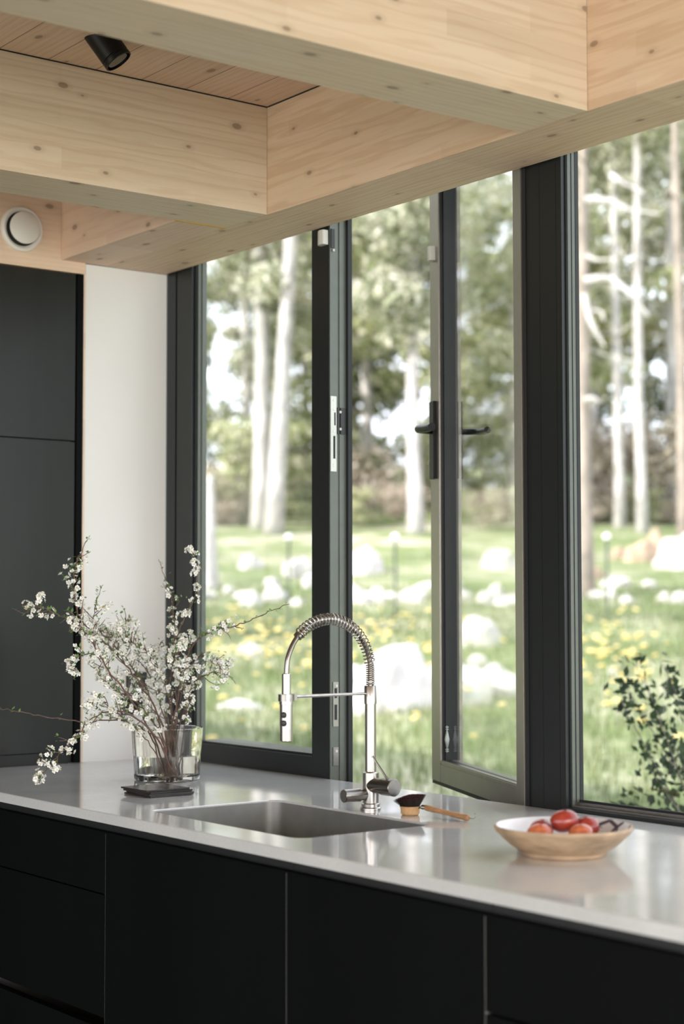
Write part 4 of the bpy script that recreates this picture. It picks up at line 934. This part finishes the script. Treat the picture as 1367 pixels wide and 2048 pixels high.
rock(958, 19.0, 0.62, 0.40, 5, 'pale pink rock seen through the open casement in the middle of the meadow')
rock(690, 16.0, 0.5, 0.3, 12, 'white rock right behind the window mullion')
rock(955, 17.2, 0.24, 0.13, 13, 'small rounded white stone above the flat rock in the casement glass')
rock(500, 18.5, 0.34, 0.14, 14, 'small flat white stone on the meadow behind the closed window')
rock(600, 27.0, 0.62, 0.34, 15, 'white rock right of the pale trunks behind the closed window')
rock(500, 28.5, 0.5, 0.26, 16, 'white rock just below the leaning pale trunk')
rock(720, 27.5, 0.75, 0.42, 17, 'white rock left of the fence post in the window gap')
rock(1225, 16.6, 0.16, 0.07, 18, 'small white stone in the grass in the right window')
rock(480, 14.8, 0.45, 0.10, 19, 'low pale slab in the grass left of the tap')
rock(1000, 28.5, 0.6, 0.36, 21, 'white rock seen far off through the casement glass')
rr_ = random.Random(9)
for i in range(36):
    px = 400 + i * 28 + rr_.uniform(-16, 16)
    rock(px, 25.2 + rr_.uniform(-1.0, 1.0), rr_.uniform(0.16, 0.55), rr_.uniform(0.07, 0.24), 30 + i, 'pale stone in the low row of stones along the wire fence', group='row of pale stones by the fence', name='stone')
for i, (px, d, wd, hh, mt) in enumerate(((1262, 29, 0.36, 0.26, rockb), (1292, 29, 0.55, 0.42, rockb), (1312, 30, 0.5, 0.5, rockb), (1352, 29, 0.62, 0.44, rockw), (1345, 28, 0.7, 0.30, rockw), (1238, 29.5, 0.32, 0.22, rockb), (1385, 29, 0.6, 0.5, rockw), (1190, 27, 0.4, 0.2, rockb))):
    rock(px, d, wd, hh, 70 + i, ['small brown rock at the left end of the boulder pile in the right window', 'brown boulder standing in front of the boulder pile', 'tall brown boulder on top of the boulder pile', 'pale boulder at the right of the boulder pile', 'long low pale boulder in front of the boulder pile', 'little dark rock left of the boulder pile', 'pale boulder cut off by the right picture edge', 'flat brown rock at the foot of the grey trunk'][i], mat=mt, name='boulder' if i not in (0, 5) else 'rock')

# ---- fence
fm_ = plain('dark_green_fence_metal', (0.07, 0.09, 0.075), 0.5, metal=0.3); capm = plain('white_post_cap', (0.85, 0.85, 0.87), 0.4)
posts = []
for i, px in enumerate((372, 577, 790, 1058, 1214, 1440)):
    x, y = polar(px, 22.0); zt = 1.3 + (1210 - 1074) / F_PX * 22; z0 = gz(x, y)
    t = thing('fence_post', (x, y, z0), 'thin dark fence post with round white cap ' + ('left of the closed window', 'behind the closed window', 'in the middle of the open gap', 'seen through the casement glass', 'behind the right window', 'beyond the right picture edge')[i], 'post', 'wire fence posts')
    bm = BM(); tube(bm, [(x, y, z0 - 0.2), (x, y, zt - 0.03)], 0.018, 8); obj('post', bm, fm_, t, smooth=True)
    bm = BM(); lathe(bm, (x, y, zt - 0.04), [(0, 0), (0.035, 0.0), (0.05, 0.025), (0.045, 0.06), (0.02, 0.08), (0, 0.083)], 14); obj('cap', bm, capm, t, smooth=True); posts.append((x, y, zt))
bm = BM()
for (xa, ya, za), (xb, yb, zb) in zip(posts, posts[1:]):
    L = math.hypot(xb - xa, yb - ya); n = int(L / 0.075)
    for k in range(n + 1):
        t = k / n; x = xa + (xb - xa) * t; y = ya + (yb - ya) * t; zt = za + (zb - za) * t - 0.22; z0 = gz(x, y)
        tube(bm, [(x, y, z0), (x, y, zt)], 0.0035, 4, False)
    for fz in (0.05, 0.35, 0.65, 0.95):
        pts = []
        for k in range(9):
            t = k / 8; x = xa + (xb - xa) * t; y = ya + (yb - ya) * t; z0 = gz(x, y); pts.append((x, y, z0 + (za + (zb - za) * t - 0.22 - z0) * fz))
        tube(bm, pts, 0.0035, 4, False)
tag(obj('wire_fence', bm, fm_, loc=posts[2]), 'thin dark wire mesh fence crossing the meadow', 'fence')

# ---- dandelions
yel = leaf_material('dandelion_yellow', (0.80, 0.60, 0.14), (0.85, 0.68, 0.22), (0.88, 0.76, 0.40)); stg = plain('dandelion_stem', (0.16, 0.24, 0.07), 0.6)
def dand(seed):
    r_ = random.Random(seed); bm = BM(); h_ = 0.15
    tube(bm, [(0, 0, -0.02), (0.01, 0, h_ * .5), (0.0, 0.01, h_)], 0.003, 5, True, 1)
    lathe(bm, (0, 0.01, h_ - 0.004), [(0, 0), (0.018, 0.004), (0.030, 0.014), (0.026, 0.020), (0.012, 0.024), (0, 0.025)], 12, Vector((0, 0, 1)), 0, lambda j, n, h: 1.1 if j % 2 else 0.85)
    me = bpy.data.meshes.new('dandelion'); bm.to_mesh(me); bm.free(); me.materials.append(yel); me.materials.append(stg); return me
DM = [dand(1), dand(2)]
rr_ = random.Random(4); patches = [(880, 18.5, 1.6), (560, 19, 1.2), (460, 17.5, 1.0), (1190, 19, 1.4), (760, 19.5, 1.5), (1250, 17, 1.2), (640, 17, 1.3), (1180, 16.5, 0.6), (500, 20, 1.5)]
for i in range(295):
    if i % 5 == 0: px = rr_.uniform(380, 1420); d = rr_.uniform(11, 22); x, y = polar(px, d)
    else:
        px, d, s_ = patches[i % len(patches)]; x, y = polar(px + rr_.gauss(0, 45), d + rr_.gauss(0, s_))
    o = bpy.data.objects.new('dandelion', DM[i % 2]); C.objects.link(o); s_ = rr_.uniform(0.8, 1.5)
    o.location = (x, y, gz(x, y)); o.rotation_euler = (rr_.uniform(-.4, .4), rr_.uniform(-.4, .4), rr_.uniform(0, 6)); o.scale = (s_,) * 3
    tag(o, 'yellow dandelion in the meadow grass', 'flower', 'dandelions in the meadow')

# ---- grass
nr = np.random.default_rng(3); n = 60000
s_ = 4.6 + (26 - 4.6) * nr.random(n) ** 0.8; lat = (nr.random(n) - 0.5) * (s_ * 0.62 + 2.5) + 0.12 * s_
X = FXY.x * s_ + LT.x * lat; Y = FXY.y * s_ + LT.y * lat
keep = Y > 2.8; X = X[keep]; Y = Y[keep]; s_ = s_[keep]; n = len(X)
Z = np.array([gz(float(a), float(b2)) for a, b2 in zip(X, Y)])
hh = 0.05 + 0.09 * nr.random(n); an = nr.random(n) * 6.28; wd = 0.006 + 0.006 * nr.random(n); ln = (nr.random((n, 2)) - 0.5) * 0.08
P0 = np.stack([X - np.cos(an) * wd, Y - np.sin(an) * wd, Z - 0.02], 1); P1 = np.stack([X + np.cos(an) * wd, Y + np.sin(an) * wd, Z - 0.02], 1); P2 = np.stack([X + ln[:, 0], Y + ln[:, 1], Z + hh], 1)
gm = leaf_material('grass_blades', (0.10, 0.14, 0.05), (0.185, 0.23, 0.10), (0.34, 0.34, 0.20))
me = np_mesh('grass', np.stack([P0, P1, P2], 1), 3, [gm]); tag(link('grass', me, gm), 'green grass blades growing on the meadow', 'grass', None, 'stuff')

# ---- shrub close to the right window
sh = thing('leafy_shrub', (-3.25, 4.25, gz(-3.25, 4.25)), 'dark leafy shrub outside the right window, low right', 'shrub')
rng = random.Random(12); bm = BM(); base = Vector((-3.22, 4.30, gz(-3.22, 4.30))); cs = []; rs = []
tg = [(1250, 1370), (1290, 1360), (1340, 1380), (1300, 1430), (1340, 1470), (1365, 1520), (1380, 1400), (1240, 1400), (1300, 1540), (1250, 1590), (1330, 1600), (1390, 1560), (1420, 1450), (1440, 1380), (1290, 1500), (1460, 1520), (1270, 1330), (1325, 1330)]
for (px, py) in tg:
    q = dep(px, py, 5.3 + rng.uniform(-0.15, 0.25)); mid = base.lerp(q, 0.55) + Vector((rng.uniform(-.05, .05), rng.uniform(-.05, .05), 0.06))
    P = smooth_path([base, mid, q], 5); tube(bm, P, [0.004 * (1 - 0.7 * i / (len(P) - 1)) for i in range(len(P))], 5)
    for p in P[6:]: cs.append(tuple(p)); rs.append(0.055)
    cs.append(tuple(q)); rs.append(0.075)
obj('stems', bm, barkd, sh, smooth=True)
nr = np.random.default_rng(5); V = leaf_cloud(nr, cs, rs, 800, 0.017, 0.8, 0.55)
shm = leaf_material('shrub_leaf', (0.02, 0.04, 0.018), (0.035, 0.065, 0.028), (0.07, 0.11, 0.045))
V = V - np.array(sh.location); me = np_mesh('leaves', V, 4, [shm]); o = link('leaves', me, shm, sh, (0, 0, 0)); o['kind'] = 'stuff'
